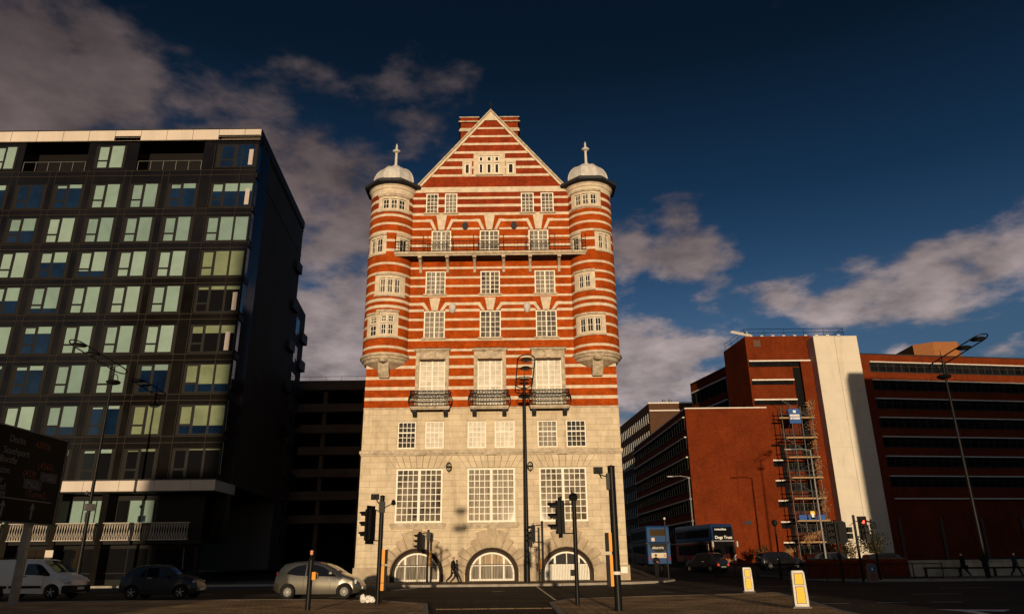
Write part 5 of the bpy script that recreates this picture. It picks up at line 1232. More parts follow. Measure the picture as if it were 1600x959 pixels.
for y in (26.9, 28.6):
    b = MB(); b.prism([(y-.05, 3.2), (y+.05, 3.2), (y+.05, 3.6), (y+.16, 3.56), (y, 3.8), (y-.16, 3.56), (y-.05, 3.6)], -18.56, -18.55, axis='x'); b.build('arrow', M['signw'], sg)
# ------------------------------------------------------------------ vehicles
def lerp_pts(pts, x):
    if x <= pts[0][0]: return pts[0][1]
    for (a, p), (c, q) in zip(pts, pts[1:]):
        if x <= c: return p+(q-p)*(x-a)/(c-a) if c > a else q
    return pts[-1][1]
M['tyre'] = mat('tyre_rubber', (.015, .014, .013), .85); M['cglass'] = mat('car_glass', (.006, .006, .007), .04, spec=.4); M['trim'] = mat('black_plastic_trim', (.012, .012, .012), .6)
M['alloy'] = mat('bright_alloy', (.42, .40, .36), .5); M['headl'] = mat('headlamp_glass', (.55, .55, .55), .08, coat=1); M['taill'] = mat('red_tail_lamp', (.18, .008, .006), .2, coat=1); M['tail_on'] = mat('lit_tail_lamp', (.5, .02, .01), .3, emit=(1, .12, .05, 1.2))
M['plate'] = mat('number_plate', (.6, .58, .5), .5)
def wheel(par, x, y, r, w_, side, rimcol='alloy', spokes=7, rr=.68, double=False):
    b = MB(); prof = [(r*.6, -w_/2), (r*.93, -w_/2), (r, -w_/2+.03), (r, w_/2-.03), (r*.93, w_/2), (r*.6, w_/2)]
    b.lathe(prof, (0, 0, 0), 28); b.v = [(x+vx, y+vz, r+vy) for vx, vy, vz in b.v]
    wh = b.build('wheel', M['tyre'], par, local=True, smooth=40)
    b = MB(); yo = y+side*(w_/2-.015); R_ = r*rr
    def rp(a, q, o): return (x+q*math.cos(a), yo+side*o, r+q*math.sin(a))
    n = 28; i0 = 0
    for k in range(n): a0, a1 = 2*math.pi*k/n, 2*math.pi*(k+1)/n; b.face([rp(a0, R_*.86, .0), rp(a1, R_*.86, .0), rp(a1, R_, .012), rp(a0, R_, .012)]); 
    for k in range(spokes):
        a = 2*math.pi*k/spokes+.3; d1, d2 = (.11, .17) if not double else (.075, .09)
        b.face([rp(a-d2*2.2, R_*.2, .02), rp(a-d1, R_*.88, .012), rp(a+d1, R_*.88, .012), rp(a+d2*2.2, R_*.2, .02)])
    b.face([rp(2*math.pi*k/12, R_*.24, .024) for k in range(12)])
    rim = b.build('rim', M[rimcol], wh, local=True, fix=False)
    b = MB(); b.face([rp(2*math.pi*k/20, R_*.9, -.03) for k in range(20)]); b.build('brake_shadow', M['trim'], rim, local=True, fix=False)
    return wh
def car(name, label, cat, loc, yaw, L, W, top, bot, belt, roofw, paint, wheels, wr, glass, screen, rear=None, plan=None, group=None, extra=None, tw=.2, rim='alloy', spokes=7, double=False, archr=None, sillblack=False):
    """front of the vehicle towards local +X. top/bot/belt: profile points (x, z); glass: side windows as (top pts, bottom pts)"""
    t = thing(name, label, cat, loc, yaw, group)
    plan = plan or [(0, .72), (.25, .9), (.7, .985), (L*.5, 1), (L-.9, .985), (L-.3, .86), (L, .62)]
    def hw(x, z):
        zt = lerp_pts(top, x); zb = lerp_pts(bot, x); be = lerp_pts(belt, x); w_ = W/2*lerp_pts(plan, x)
        if z <= be: u = (z-zb)/max(.01, be-zb); return w_*(.93+.07*math.sin(math.pi*min(1, .12+u*.78)))
        u = (z-be)/max(.15, zt-be) if zt > be+.15 else (z-be)/.4
        return w_*(.965-(1-roofw)*min(1, u))
    ns = 64; rings = []; b = MB()
    xs = [L*k/(ns-1) for k in range(ns)]
    xs = sorted(set(xs))
    for x in xs:
        zt, zb = lerp_pts(top, x), lerp_pts(bot, x); ring = []; nz = 10
        for k in range(nz):
            u = k/(nz-1); z = zb+(zt-zb-.05)*u; ring.append((x, hw(x, z), z))
        h = hw(x, zt-.05); ring.append((x, h-.035, zt-.015)); ring.append((x, h*.8, zt+.012)); ring.append((x, h*.4, zt+.03)); ring.append((x, 0, zt+.035))
        full = ring+[(p[0], -p[1], p[2]) for p in ring[-2::-1]]
        rings.append(full)
    m = len(rings[0])
    for r_ in rings: b.v += r_
    for i in range(len(rings)-1):
        for k in range(m-1): b.f.append((i*m+k, i*m+k+1, (i+1)*m+k+1, (i+1)*m+k)); b.m.append(0)
        b.f.append((i*m+m-1, i*m, (i+1)*m, (i+1)*m+m-1)); b.m.append(0)
    b.f.append(tuple(range(m))); b.f.append(tuple((len(rings)-1)*m+k for k in range(m-1, -1, -1))); b.m += [0, 0]
    body = b.build('body', paint, t, local=True, fix=True)
    # wheel arches cut from the body
    ar = archr or wr+.065
    cb = MB()
    for wx_ in wheels:
        i0 = len(cb.v); n = 24
        for yy in (-W, W):
            for k in range(n): a = 2*math.pi*k/n; cb.v.append((wx_+ar*math.cos(a), yy, wr+ar*math.sin(a)))
        cb.f.append(tuple(i0+k for k in range(n))); cb.f.append(tuple(i0+n+k for k in range(n-1, -1, -1))); cb.m += [0, 0]
        for k in range(n): cb.f.append((i0+k, i0+n+k, i0+n+(k+1) % n, i0+(k+1) % n)); cb.m.append(0)
    cut = cb.build('cut', M['trim']); cut.location = (0, 0, 0); par = body.parent; body.parent = None
    md = body.modifiers.new('b', 'BOOLEAN'); md.object = cut; md.operation = 'DIFFERENCE'; md.solver = 'EXACT'
    dg = bpy.context.evaluated_depsgraph_get(); me = bpy.data.meshes.new_from_object(body.evaluated_get(dg)); body.modifiers.clear(); body.data = me; body.parent = par
    bpy.data.objects.remove(cut); me.name = 'body'
    me.polygons.foreach_set('use_smooth', [True]*len(me.polygons)); me.set_sharp_from_angle(angle=R(38))
    b = MB(); b.box(.35, L-.35, -W/2+.2, W/2-.2, lerp_pts(bot, L/2)-.02, wr*2+.1); b.build('underbody', M['trim'], t, local=True)
    def strip(tp, bp_, mname, pname, off=.012, par_=t):
        x0 = max(tp[0][0], bp_[0][0]); x1 = min(tp[-1][0], bp_[-1][0]); n = max(6, int((x1-x0)/.06))
        for s_ in (1, -1):
            b = MB()
            for k in range(n):
                xa, xb = x0+(x1-x0)*k/n, x0+(x1-x0)*(k+1)/n
                for j in range(4):
                    def q(x, u): z = lerp_pts(bp_, x)+(lerp_pts(tp, x)-lerp_pts(bp_, x))*u; return (x, s_*(hw(x, z)+off), z)
                    b.face([q(xa, j/4), q(xb, j/4), q(xb, (j+1)/4), q(xa, (j+1)/4)])
            b.build(pname, M[mname] if isinstance(mname, str) else mname, par_, local=True, smooth=True, fix=True)
    for g_ in glass: strip(g_[0], g_[1], g_[2] if len(g_) > 2 else 'cglass', 'side_window')
    def topstrip(x0, x1, m_, pname, ins=.09):
        b = MB(); n = 10
        for k in range(n):
            xa, xb = x0+(x1-x0)*k/n, x0+(x1-x0)*(k+1)/n
            def h(x): return hw(x, lerp_pts(top, x)-.05)-ins
            for j in range(6):
                ua, ub = -1+j/3, -1+(j+1)/3
                b.face([(xa, h(xa)*ua, lerp_pts(top, xa)+.05-.03*abs(ua)), (xb, h(xb)*ua, lerp_pts(top, xb)+.05-.03*abs(ua)), (xb, h(xb)*ub, lerp_pts(top, xb)+.05-.03*abs(ub)), (xa, h(xa)*ub, lerp_pts(top, xa)+.05-.03*abs(ub))])
        return b.build(pname, M[m_], t, local=True, smooth=True)
    topstrip(screen[0], screen[1], 'cglass', 'windscreen')
    if rear: topstrip(rear[0], rear[1], 'cglass', 'rear_window')
    for wx_ in wheels:
        for s_ in (1, -1): wheel(t, wx_, s_*(W/2-tw/2-.03), wr, tw, s_, rim, spokes, double=double)
    # door shut lines, handles, mirrors
    if extra: extra(t, hw, strip, L, W)
    return t
def patch_front(t, hw, x, z0, z1, y0, y1, m, nm, L, both=True, dx=.02):
    for s_ in ((1, -1) if both else (1,)):
        b = MB(); b.box(x-.08, x+dx, s_*y0, s_*y1, z0, z1); b.build(nm, M[m] if isinstance(m, str) else m, t, local=True, bevel=.02)
M['p_silver'] = mat('warm_silver_paint', (.17, .155, .125), .3, metal=.85, coat=.8); M['p_grey'] = mat('dark_grey_paint', (.028, .029, .031), .4, metal=.1, coat=.25); M['p_white'] = mat('white_van_paint', (.60, .56, .52), .4, coat=.5, var=.05, vscale=.8)
M['p_black'] = mat('black_paint', (.008, .008, .009), .2, coat=1)
def seam(t, hw, x, z0, z1):
    for s_ in (1, -1):
        b = MB(); pts = [(x, s_*(hw(x, z0+(z1-z0)*k/8)+.003), z0+(z1-z0)*k/8) for k in range(9)]; b.path(pts, .006, 4); b.build('door_seam', M['trim'], t, local=True)
def handle(t, hw, x, z, m='trim'):
    for s_ in (1, -1): b = MB(); y = s_*(hw(x, z)+.015); b.box(x-.1, x+.1, y-.02, y+.02, z-.018, z+.018); b.build('door_handle', M[m], t, local=True, bevel=.006)
def mirror(t, hw, x, z, m):
    for s_ in (1, -1): b = MB(); y = s_*(hw(x, z)+.1); b.box(x-.08, x+.1, y-.09, y+.09, z-.07, z+.08); b.build('door_mirror', m, t, local=True, bevel=.03)
# silver hatchback
def ka_extra(t, hw, strip, L, W):
    seam(t, hw, 2.62, .38, 1.0); seam(t, hw, 1.42, .38, 1.0); handle(t, hw, 1.62, .95, 'p_silver'); mirror(t, hw, 2.62, 1.08, M['p_silver'])
    patch_front(t, hw, L-.20, .62, .80, .42, .68, 'headl', 'headlight', L); patch_front(t, hw, .17, .95, 1.16, .54, .62, 'taill', 'tail_lamp', L, dx=-.03)
    b = MB(); b.box(L-.2, L-.02, -.55, .55, .28, .46); b.build('bumper_grille', M['trim'], t, local=True, bevel=.03)
    b = MB(); b.box(L-.0, L+.04, -.26, .26, .40, .5); b.build('number_plate', M['plate'], t, local=True)
car('parked_car', 'silver small hatchback nearest the striped building, bright many-spoked wheel trims', 'car', (-10.85, 35.25, 0), R(-2), 3.95, 1.68,
    [(0, .62), (.06, .95), (.25, 1.30), (.45, 1.47), (.9, 1.56), (1.5, 1.585), (2.0, 1.54), (2.35, 1.44), (2.75, 1.24), (3.05, 1.06), (3.2, .99), (3.6, .86), (3.85, .68), (3.95, .50)],
    [(0, .42), (.2, .28), (.6, .22), (3.4, .2), (3.8, .24), (3.95, .34)], [(0, .9), (.5, 1.0), (1.5, .98), (3.2, .88), (3.95, .6)], .80, M['p_silver'], (.72, 3.27), .305,
    [([(.62, 1.08), (.78, 1.26), (1.0, 1.38), (1.42, 1.45), (1.46, 1.45)], [(.62, 1.06), (1.1, .99), (1.46, .97)]), ([(1.52, 1.46), (1.9, 1.44), (2.25, 1.34), (2.6, 1.14), (2.85, .97)], [(1.52, .97), (2.2, .95), (2.85, .94)])],
    (2.3, 3.02), (.12, .42), extra=ka_extra, spokes=15, double=True)
def fiat_extra(t, hw, strip, L, W):
    seam(t, hw, 2.4, .38, 1.0); seam(t, hw, 1.3, .38, 1.0); handle(t, hw, 1.5, .93, 'alloy'); mirror(t, hw, 2.4, 1.05, M['p_grey'])
    patch_front(t, hw, L-.15, .70, .80, .50, .62, 'headl', 'headlight', L, dx=.0); patch_front(t, hw, L-.10, .52, .59, .48, .57, 'headl', 'fog_light', L, dx=.0)
    b = MB(); b.box(L-.02, L+.03, -.26, .26, .36, .47); b.build('number_plate', M['plate'], t, local=True)
car('parked_car', 'dark grey rounded small hatchback with five-spoke wheels beside the white van', 'car', (-18.6, 36.7, 0), R(-1), 3.7, 1.63,
    [(0, .6), (.05, .9), (.2, 1.15), (.5, 1.36), (.9, 1.47), (1.4, 1.5), (1.9, 1.47), (2.25, 1.36), (2.65, 1.1), (2.8, 1.02), (3.2, .96), (3.5, .84), (3.65, .64), (3.7, .5)],
    [(0, .4), (.2, .28), (.6, .22), (3.2, .2), (3.6, .26), (3.7, .34)], [(0, .85), (.5, .96), (1.5, .95), (3.0, .86), (3.7, .6)], .78, M['p_grey'], (.72, 3.02), .30,
    [([(.7, 1.08), (.9, 1.27), (1.25, 1.36)], [(.7, 1.05), (1.25, .98)]), ([(1.34, 1.38), (1.75, 1.37), (2.1, 1.24), (2.5, .98)], [(1.34, .98), (2.1, .95), (2.5, .94)])],
    (2.2, 2.72), (.1, .5), extra=fiat_extra, spokes=5)
def van_extra(t, hw, strip, L, W):
    seam(t, hw, 3.05, .4, 1.05); seam(t, hw, 1.9, .35, 1.75); handle(t, hw, 2.05, 1.05); handle(t, hw, 1.7, 1.05); mirror(t, hw, 3.1, 1.15, M['trim'])
    strip([(.3, .62), (1.25, .62)], [(.3, .5), (1.25, .5)], 'trim', 'side_moulding'); strip([(1.35, .62), (3.0, .62)], [(1.35, .5), (3.0, .5)], 'trim', 'side_moulding')
    for s_ in (1, -1):
        b = MB(); b.prism([(L-.62, .92), (L-.32, .98), (L-.08, .80), (L-.12, .72), (L-.5, .78)], s_*.45, s_*.83); b.build('headlight', M['headl'], t, local=True, bevel=.015)
    b = MB(); b.box(L-.45, L+.02, -.82, .82, .26, .62); b.build('front_bumper', M['trim'], t, local=True, bevel=.05); b = MB(); b.box(L+.0, L+.04, -.26, .26, .42, .53); b.build('number_plate', M['plate'], t, local=True)
    b = MB()
    for x in (.4, 1.3, 2.2): b.bar((x, -.66, 1.90), (x, .66, 1.90), .025, 5); b.bar((x, -.66, 1.8), (x, -.66, 1.90), .02, 4); b.bar((x, .66, 1.8), (x, .66, 1.90), .02, 4)
    b.build('roof_bar', M['trim'], t, local=True)
car('delivery_van', 'white small panel van with black side mouldings at the left edge', 'van', (-25.8, 38.2, 0), R(-4), 4.4, 1.81,
    [(0, 1.0), (.03, 1.7), (.12, 1.79), (1.5, 1.82), (2.5, 1.80), (2.75, 1.74), (3.1, 1.50), (3.5, 1.22), (3.62, 1.14), (4.0, 1.06), (4.25, .94), (4.36, .72), (4.4, .5)],
    [(0, .4), (.2, .3), (4.0, .24), (4.4, .28)], [(0, 1.1), (2, 1.08), (3.2, 1.05), (3.6, 1.0), (4.4, .66)], .86, M['p_white'], (.72, 3.5), .32,
    [([(2.02, 1.62), (2.5, 1.62), (2.75, 1.56), (3.0, 1.38), (3.3, 1.12)], [(2.02, 1.12), (2.6, 1.1), (3.3, 1.05)])],
    (2.78, 3.56), extra=van_extra, spokes=5)
def taxi_extra(t, hw, strip, L, W):
    patch_front(t, hw, .1, .6, .9, .55, .74, 'taill', 'tail_lamp', L); b = MB(); b.box(-.03, .02, -.3, .3, .45, .6); b.build('number_plate', M['plate'], t, local=True)
    b = MB()
    for s_ in (1, -1): b.box(-.02, .03, s_*.5, s_*.72, .62, .78)
    b.build('lit_tail_lamp', M['tail_on'], t, local=True); seam(t, hw, 2.6, .35, 1.2); handle(t, hw, 1.8, 1.0, 'alloy')
TAXI = dict(L=4.6, W=1.85, top=[(0, .75), (.05, 1.05), (.4, 1.3), (.7, 1.68), (1.2, 1.78), (2.6, 1.78), (3.0, 1.6), (3.4, 1.15), (4.2, 1.05), (4.5, .9), (4.6, .6)], bot=[(0, .35), (.3, .26), (4.2, .24), (4.6, .32)], belt=[(0, 1.0), (3.4, 1.0), (4.6, .8)], roofw=.84, wheels=(.85, 3.75), wr=.34,
    glass=[([(.65, 1.35), (.85, 1.62), (1.5, 1.66)], [(.65, 1.08), (1.5, 1.06)]), ([(1.6, 1.66), (2.6, 1.66), (3.2, 1.12)], [(1.6, 1.06), (3.2, 1.04)])], screen=(2.85, 3.38), rear=(.42, .72))
TX = dict(TAXI); 
car('black_taxi', 'black taxi seen from behind in front of the double-decker buses', 'taxi', (19.6, 71.8, gz(0, 72)), R(118), TX['L'], TX['W'], TX['top'], TX['bot'], TX['belt'], TX['roofw'], M['p_black'], TX['wheels'], TX['wr'], TX['glass'], TX['screen'], TX['rear'], extra=taxi_extra, spokes=6)
SUV = dict(L=4.5, W=1.85, top=[(0, .8), (.05, 1.15), (.3, 1.5), (.8, 1.64), (2.6, 1.66), (3.0, 1.5), (3.4, 1.12), (4.1, 1.02), (4.4, .85), (4.5, .6)], bot=[(0, .4), (.3, .3), (4.2, .28), (4.5, .36)], belt=[(0, 1.05), (3.4, 1.0), (4.5, .8)], roofw=.82, wheels=(.85, 3.65), wr=.34,
    glass=[([(.5, 1.3), (.8, 1.52), (1.5, 1.55)], [(.5, 1.08), (1.5, 1.05)]), ([(1.6, 1.55), (2.6, 1.55), (3.2, 1.1)], [(1.6, 1.05), (3.2, 1.03)])], screen=(2.8, 3.36), rear=(.1, .4))
for lb, x, y, yaw, pt in (('black parked car immediately right of the red-fronted bus', 24.2, 76, 8, 'p_black'), ('dark parked car behind the short lamp post, second from the bus', 28.3, 73, 4, 'p_grey'), ('dark parked car in front of the scaffold tower', 32.0, 70, 2, 'p_black')):
    def ex(t, hw, strip, L, W): seam(t, hw, 2.5, .4, 1.1); seam(t, hw, 1.5, .4, 1.1); handle(t, hw, 1.7, .95, 'alloy'); patch_front(t, hw, L-.12, .7, .85, .5, .75, 'headl', 'headlight', L); mirror(t, hw, 2.9, 1.12, M['trim'])
    S = SUV; car('parked_car', lb, 'car', (x, y, gz(0, y)), R(yaw), S['L'], S['W'], S['top'], S['bot'], S['belt'], S['roofw'], M[pt], S['wheels'], S['wr'], S['glass'], S['screen'], S['rear'], extra=ex, group='dark cars parked beyond the railings')
# double-decker buses (front towards local +X)
M['b_blue'] = mat('bus_blue', (.010, .045, .135), .5, var=.08); M['b_navy'] = mat('bus_dark_blue', (.012, .03, .09), .3, coat=.6); M['b_red'] = mat('bus_dark_red', (.06, .012, .012), .35, coat=.5); M['b_cream'] = mat('bus_cream', (.55, .46, .34), .4, coat=.4); M['b_orange'] = mat('bus_orange', (.55, .17, .03), .4, coat=.4)
M['display'] = mat('destination_text', (.8, .75, .65), .4, emit=(1, .85, .6, .5))
def bus(label, loc, yaw, L, H, W, lower, upper, group, front=False):
    t = thing('double_decker_bus', label, 'bus', loc, yaw, group); h = W/2
    b = MB(); b.prism([(.0, .32), (L-.05, .32), (L, .6), (L, 1.5), (L-.1, 2.4), (L-.1, 2.5), (.03, 2.5), (0, 2.4)], -h, h); b.build('lower_body', lower, t, local=True, bevel=.06)
    b = MB(); b.prism([(.03, 2.5), (L-.1, 2.5), (L-.22, 3.7), (L-.45, H-.06), (L-.8, H), (.25, H), (.08, H-.12), (.03, 3.7)], -h+.005, h-.005); b.build('upper_body', upper, t, local=True, bevel=.08)
    for s_ in (1, -1):
        for z0, z1, x0, x1, n in ((1.15, 2.2, .9, L-1.6, 6), (2.95, 3.75, .4, L-.7, 8)):
            for k in range(n):
                a = x0+(x1-x0)*k/n+.04; c = x0+(x1-x0)*(k+1)/n-.04
                b = MB(); b.box(a, c, s_*h, s_*(h+.015), z0, z1); b.build('side_window', M['cglass'], t, local=True)
        b = MB(); b.box(.1, L-.2, s_*h, s_*(h+.02), 2.42, 2.5); b.build('side_rail', M['steel'], t, local=True)
        for x in (2.6, L-2.4): wheel(t, x, s_*(h-.16), .48, .3, s_, 'steel', 8)
        for x in (2.6, L-2.4):
            b = MB(); b.prism([(x+.58*math.cos(math.pi*k/12), .48+.58*math.sin(math.pi*k/12)) for k in range(13)], s_*(h-.02), s_*(h+.008)); b.build('wheel_arch', M['trim'], t, local=True)
    if front:
        b = MB(); b.prism([(-h+.12, 1.25), (h-.12, 1.25), (h-.16, 2.45), (-h+.16, 2.45)], L-.12, L+.03, axis='x'); b.build('windscreen', M['cglass'], t, local=True)
        b = MB(); b.prism([(-h+.14, 2.62), (h-.14, 2.62), (h-.2, 3.95), (-h+.2, 3.95)], L-.36, L-.02, axis='x'); b.build('upper_windscreen', M['cglass'], t, local=True)
        b = MB(); b.box(L-.02, L+.0, -h+.12, h-.12, 2.47, 2.58); b.build('screen_bar', M['steel'], t, local=True)
        b = MB(); b.prism([(-h+.05, 1.22), (-.75, .75), (.75, .75), (h-.05, 1.22), (h-.02, 1.1), (.8, .5), (-.8, .5), (-h+.02, 1.1)], L-.02, L+.05, axis='x'); b.build('white_swoop', M['b_cream'], t, local=True)
        b = MB(); b.prism([(-.72, .55), (.72, .55), (.8, .74), (-.8, .74)], L+.03, L+.07, axis='x'); b.build('orange_panel', M['b_orange'], t, local=True)
        text('Dogs Trust', .42, (L+.02, -1.0, 2.75), (math.pi/2, 0, math.pi/2), 'display', t, 'destination_text'); text('contactless', .3, (L+.02, -1.0, 3.62), (math.pi/2, 0, math.pi/2), 'display', t, 'destination_text')
        for s_ in (1, -1):
            b = MB(); b.box(L-.05, L+.05, s_*.85, s_*1.15, .6, .8); b.build('headlight', M['headl'], t, local=True, bevel=.02)
            b = MB(); b.box(L-.05, L+.25, s_*(h+.05), s_*(h+.2), 1.9, 2.5); b.build('mirror', M['b_cream'], t, local=True, bevel=.03)
        b = MB(); b.box(L+.03, L+.06, -.3, .3, .36, .48); b.build('number_plate', M['plate'], t, local=True)
        b = MB(); b.box(L-1.3, L-1.22, -h-.03, -h, .5, 2.3); b.box(L-.25, L-.15, -h-.03, -h, .5, 2.6); b.build('door_post', M['b_cream'], t, local=True)
    else:
        b = MB(); b.prism([(-.85, 3.2), (.85, 3.2), (.85, 3.85), (-.85, 3.85)], -.03, .05, axis='x'); b.build('rear_window', M['cglass'], t, local=True)
        b = MB(); b.prism([(-1.0+0, 2.45)]+[(-1.0*math.cos(math.pi*k/12), 2.45-.95*math.sin(math.pi*k/12)) for k in range(1, 12)]+[(1.0, 2.45)], -.03, .02, axis='x'); b.build('black_rear_panel', M['trim'], t, local=True)
        text('electric', .42, (-.04, .72, 1.85), (math.pi/2, 0, -math.pi/2), 'white', t, 'panel_lettering')
        b = MB(); b.box(-.04, 0, -.85, .85, .95, 1.45); b.build('white_advert_panel', M['b_cream'], t, local=True)
        text('X2', .32, (-.05, -.45, 1.06), (math.pi/2, 0, -math.pi/2), 'signf', t, 'panel_lettering')
        b = MB(); b.box(-.04, 0, .4, .75, 2.65, 3.0); b.build('yellow_notice', M['b_cream'], t, local=True)
        for s_ in (1, -1): b = MB(); b.box(-.04, .05, s_*1.0, s_*1.18, .7, 1.1); b.build('tail_lamp', M['taill'], t, local=True)
    return t
M['signf_'] = M['signf']
bus('blue double-decker bus seen from behind with a black rounded rear panel', (15.5, 81.5, gz(0, 82)), R(91), 10.5, 4.25, 2.5, M['b_blue'], M['b_blue'], None)
bus('double-decker bus facing the camera with a cream and orange front', (20.4, 90.4, gz(0, 83)), R(-80), 10.4, 4.3, 2.5, M['b_red'], M['b_navy'], None, True)
# ------------------------------------------------------------------ people
M['skin'] = mat('skin', (.42, .23, .15), .6); M['cloth_dark'] = mat('black_wool_coat', (.012, .011, .012), .9, var=.2, vscale=20); M['cloth_blue'] = mat('dull_blue_jacket', (.03, .045, .06), .85); M['trouser'] = mat('dark_trousers', (.012, .012, .015), .9); M['hair_grey'] = mat('grey_hair', (.30, .25, .2), .8); M['hair_dark'] = mat('dark_hair', (.02, .014, .01), .8)
def person(label, x, y, z, yaw, coat, hair, pose='walk', s=1.0, bag=False, trouser='trouser', stride=.34):
    t = thing('person', label, 'person', (x, y, z), yaw)
    # forward is local -Y ; joints
    J = {'pel': (0, 0, .95), 'sp': (0, -.02, 1.15), 'ch': (0, -.03, 1.36), 'nk': (0, -.03, 1.52), 'hd': (0, -.05, 1.60), 'ht': (0, -.05, 1.73)}
    st = stride if pose == 'walk' else .06
    J.update({'hl': (-.1, 0, .90), 'kl': (-.1, -st*.55-.03, .50), 'al': (-.1, -st*1.05, .09), 'tl': (-.1, -st*1.05-.17, .04), 'hr': (.1, 0, .90), 'kr': (.1, st*.25, .49), 'ar': (.1, st*1.1, .14 if pose == 'walk' else .09), 'tr': (.1, st*1.1-.13, .05 if pose == 'walk' else .04)})
    a = .22 if pose == 'walk' else .04
    J.update({'sl': (-.19, -.02, 1.42), 'el': (-.25, a*.6, 1.14), 'wl': (-.25, a*.9-.12, .90), 'fl': (-.24, a*.9-.18, .80), 'sr': (.19, -.02, 1.42), 'er': (.25, -a*.3, 1.14), 'wr': (.25, -a-.16, .93), 'fr': (.24, -a-.22, .84)})
    if pose == 'hold':
        J.update({'el': (-.26, -.02, 1.16), 'wl': (-.12, -.26, 1.16), 'fl': (-.04, -.32, 1.2), 'er': (.26, -.02, 1.16), 'wr': (.12, -.26, 1.12), 'fr': (.04, -.32, 1.14)})
    rad = {'pel': .155, 'sp': .14, 'ch': .165, 'nk': .06, 'hd': .085, 'ht': .06, 'hl': .12, 'kl': .08, 'al': .055, 'tl': .035, 'hr': .12, 'kr': .08, 'ar': .055, 'tr': .035, 'sl': .07, 'el': .05, 'wl': .033, 'fl': .03, 'sr': .07, 'er': .05, 'wr': .033, 'fr': .03}
    E_ = [('pel', 'sp'), ('sp', 'ch'), ('ch', 'nk'), ('nk', 'hd'), ('hd', 'ht'), ('pel', 'hl'), ('hl', 'kl'), ('kl', 'al'), ('al', 'tl'), ('pel', 'hr'), ('hr', 'kr'), ('kr', 'ar'), ('ar', 'tr'), ('ch', 'sl'), ('sl', 'el'), ('el', 'wl'), ('wl', 'fl'), ('ch', 'sr'), ('sr', 'er'), ('er', 'wr'), ('wr', 'fr')]
    ks = list(J); me = bpy.data.meshes.new('sk'); me.from_pydata([tuple(c*s for c in J[k]) for k in ks], [(ks.index(p), ks.index(q)) for p, q in E_], []); o = bpy.data.objects.new('body', me); sc.collection.objects.link(o)
    o.modifiers.new('skin', 'SKIN'); sm = o.modifiers.new('ss', 'SUBSURF'); sm.levels = 2; sm.render_levels = 2
    for k, v in zip(ks, me.skin_vertices[0].data): f_ = rad[k]*s; v.radius = (f_*(1.12 if k in ('pel', 'sp', 'ch') else 1), f_*(.8 if k in ('pel', 'sp', 'ch') else 1)); v.use_root = (k == 'pel')
    dg = bpy.context.evaluated_depsgraph_get(); dg.update(); m2 = bpy.data.meshes.new_from_object(o.evaluated_get(dg)); bpy.data.objects.remove(o)
    m2.materials.clear()
    for mm in (M[coat], M[trouser], M['skin'], M['trim']): m2.materials.append(mm)
    for p_ in m2.polygons:
        c = p_.center/s; k = 0 if c.z > .80 else 1
        if c.z > 1.53: k = 2
        if c.z < .13: k = 3
        for hn in ('fl', 'fr'):
            if (c-Vector(J[hn])).length < .075: k = 2
        p_.material_index = k; p_.use_smooth = True
    o = bpy.data.objects.new('body', m2); sc.collection.objects.link(o); o.parent = t
    for hn, wn in (('fl', 'wl'), ('fr', 'wr')):        # hands: palm continues the arm, four unequal fingers and a thumb
        f0, w0 = Vector(J[hn])*s, Vector(J[wn])*s; d = (f0-w0).normalized(); sd_ = Vector((0, 1, 0)) if abs(d.z) > .5 else Vector((0, 0, 1)); b = MB()
        for i, ln in enumerate((.07, .08, .075, .06)):
            base = f0+sd_*(i-1.5)*.019*s; mid = base+d*ln*.55*s; tip = mid+(d+Vector((0, -.5, 0))).normalized()*ln*.5*s; b.bar(base, mid, .009*s, 5); b.bar(mid, tip, .008*s, 5, .006*s)
        b.bar(f0-d*.03*s-sd_*.03*s, f0+d*.03*s-sd_*.055*s, .010*s, 5, .008*s); b.build('fingers', M['skin'], o, local=True)
    b = MB(); hc = Vector(J['hd'])*s+Vector((0, 0, .055*s))
    b.lathe([(0, .105*s), (.05*s, .098*s), (.085*s, .065*s), (.097*s, .02*s), (.09*s, -.02*s)], hc+Vector((0, .016*s, .0)), 14); b.build('hair', M[hair], t, local=True, smooth=True)
    b = MB(); b.bar(hc+Vector((0, -.075*s, .0)), hc+Vector((0, -.105*s, -.025*s)), .012*s, 5)
    for q in (-1, 1): b.bar(hc+Vector((q*.083*s, 0, .01)), hc+Vector((q*.094*s, .01, -.03)), .012*s, 5)
    b.build('nose_and_ears', M['skin'], t, local=True)
    b = MB()
    for q in (-1, 1): b.box(q*.032*s-.01, q*.032*s+.01, hc.y-.088*s, hc.y-.07*s, hc.z-.0, hc.z+.012)
    b.box(-.022*s, .022*s, hc.y-.086*s, hc.y-.07*s, hc.z-.058*s, hc.z-.05*s); b.build('eyes_and_mouth', M['trim'], t, local=True)
    b = MB(); b.lathe([(.14*s, 1.48*s), (.20*s, 1.38*s), (.19*s, 1.15*s), (.185*s, .95*s), (.21*s, .80*s), (.20*s, .78*s), (.15*s, .95*s)], (0, 0, 0), 16); b.v = [(x_*1.08, y_*.78-.015, z_) for x_, y_, z_ in b.v]; b.build('coat', M[coat], t, local=True, smooth=True)
    if bag:
        b = MB(); b.box(.27*s, .4*s, -.2*s, .12*s, .55*s, .85*s); b.bar((.33*s, -.04, .85*s), (.2*s, 0, 1.42*s), .012, 4); b.build('bag', M['cloth_dark'], t, local=True, bevel=.03)
    return t
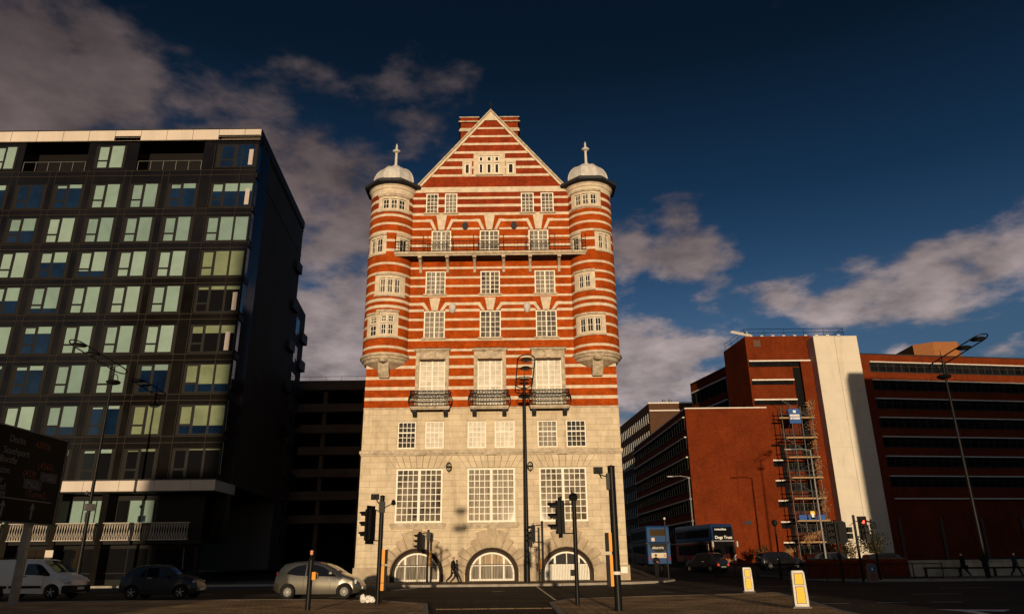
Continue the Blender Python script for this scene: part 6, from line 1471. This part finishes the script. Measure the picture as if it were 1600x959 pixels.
person('bald man in a dark suit striding right past the arched windows', -4.22, 52.0, .12, math.pi/2+.1, 'cloth_dark', 'hair_grey', 'walk', .97, stride=.42)
person('person in a dark coat standing on the corner pavement beside the blue bus', 11.3, 61.0, .12, .2, 'cloth_dark', 'hair_dark', 'hold', 1.02, bag=True)
person('person in black walking left past the low pale wall with a bag', 31.3, 53.4, .12, -math.pi/2, 'cloth_dark', 'hair_dark', 'walk', .93, bag=True)
person('person in black standing beside the foot of the right lamp post', 33.2, 54.0, .12, -.4, 'cloth_dark', 'hair_dark', 'hold', .93)
person('person in a dull blue jacket walking near the right edge', 34.9, 53.4, .12, math.pi/2, 'cloth_blue', 'hair_dark', 'walk', .93)
person('person in black cut by the right picture edge', 36.5, 54, .12, -math.pi/2, 'cloth_dark', 'hair_dark', 'walk', .95)
# crumpled white bag on the ground by the near left signal
t = thing('litter_bag', 'crumpled white carrier bag lying at the foot of the near left signal', 'litter', (-5.55, 28.9, .1)); b = MB(); rr = random.Random(1)
for k in range(3):
    r0 = (.13, .11, .09)[k]; i0 = len(b.v); cx_ = (-.12, .06, .2)[k]
    b.lathe([(0, r0*1.1), (r0*.6, r0*.9), (r0, r0*.3), (r0*.9, -r0*.3), (r0*.5, -r0*.8), (0, -r0*.85)], (cx_, 0, r0), 10); b.v[i0:] = [(x+rr.uniform(-.04, .04), y+rr.uniform(-.04, .04), max(0, z+rr.uniform(-.04, .04))) for x, y, z in b.v[i0:]]
b.build('bag', M['white'], t, local=True)
b = MB(); b.box(.35, .6, -.1, .1, 0, .05); b.build('red_scrap', mat('red_scrap', (.3, .03, .02), .7), t, local=True, bevel=.02)
t = thing('street_lamp', 'unseen twin lamp post added behind the camera for its wall shadow', 'street lamp', (-2.95, -5, 0)); b = MB(); b.bar((-2.95, -5, 0), (-2.95, -5, 8), .05, 8); b.build('pole', M['pole'], t)  # out of view, added to throw a blurred shadow on the facade
for z_, w_ in ((7.85, .42), (6.6, .55)): b = MB(); b.box(-2.95-w_, -2.95+w_, -5.4, -4.6, z_-.22, z_+.22); b.build('lamp_head', M['pole'], t, bevel=.08)
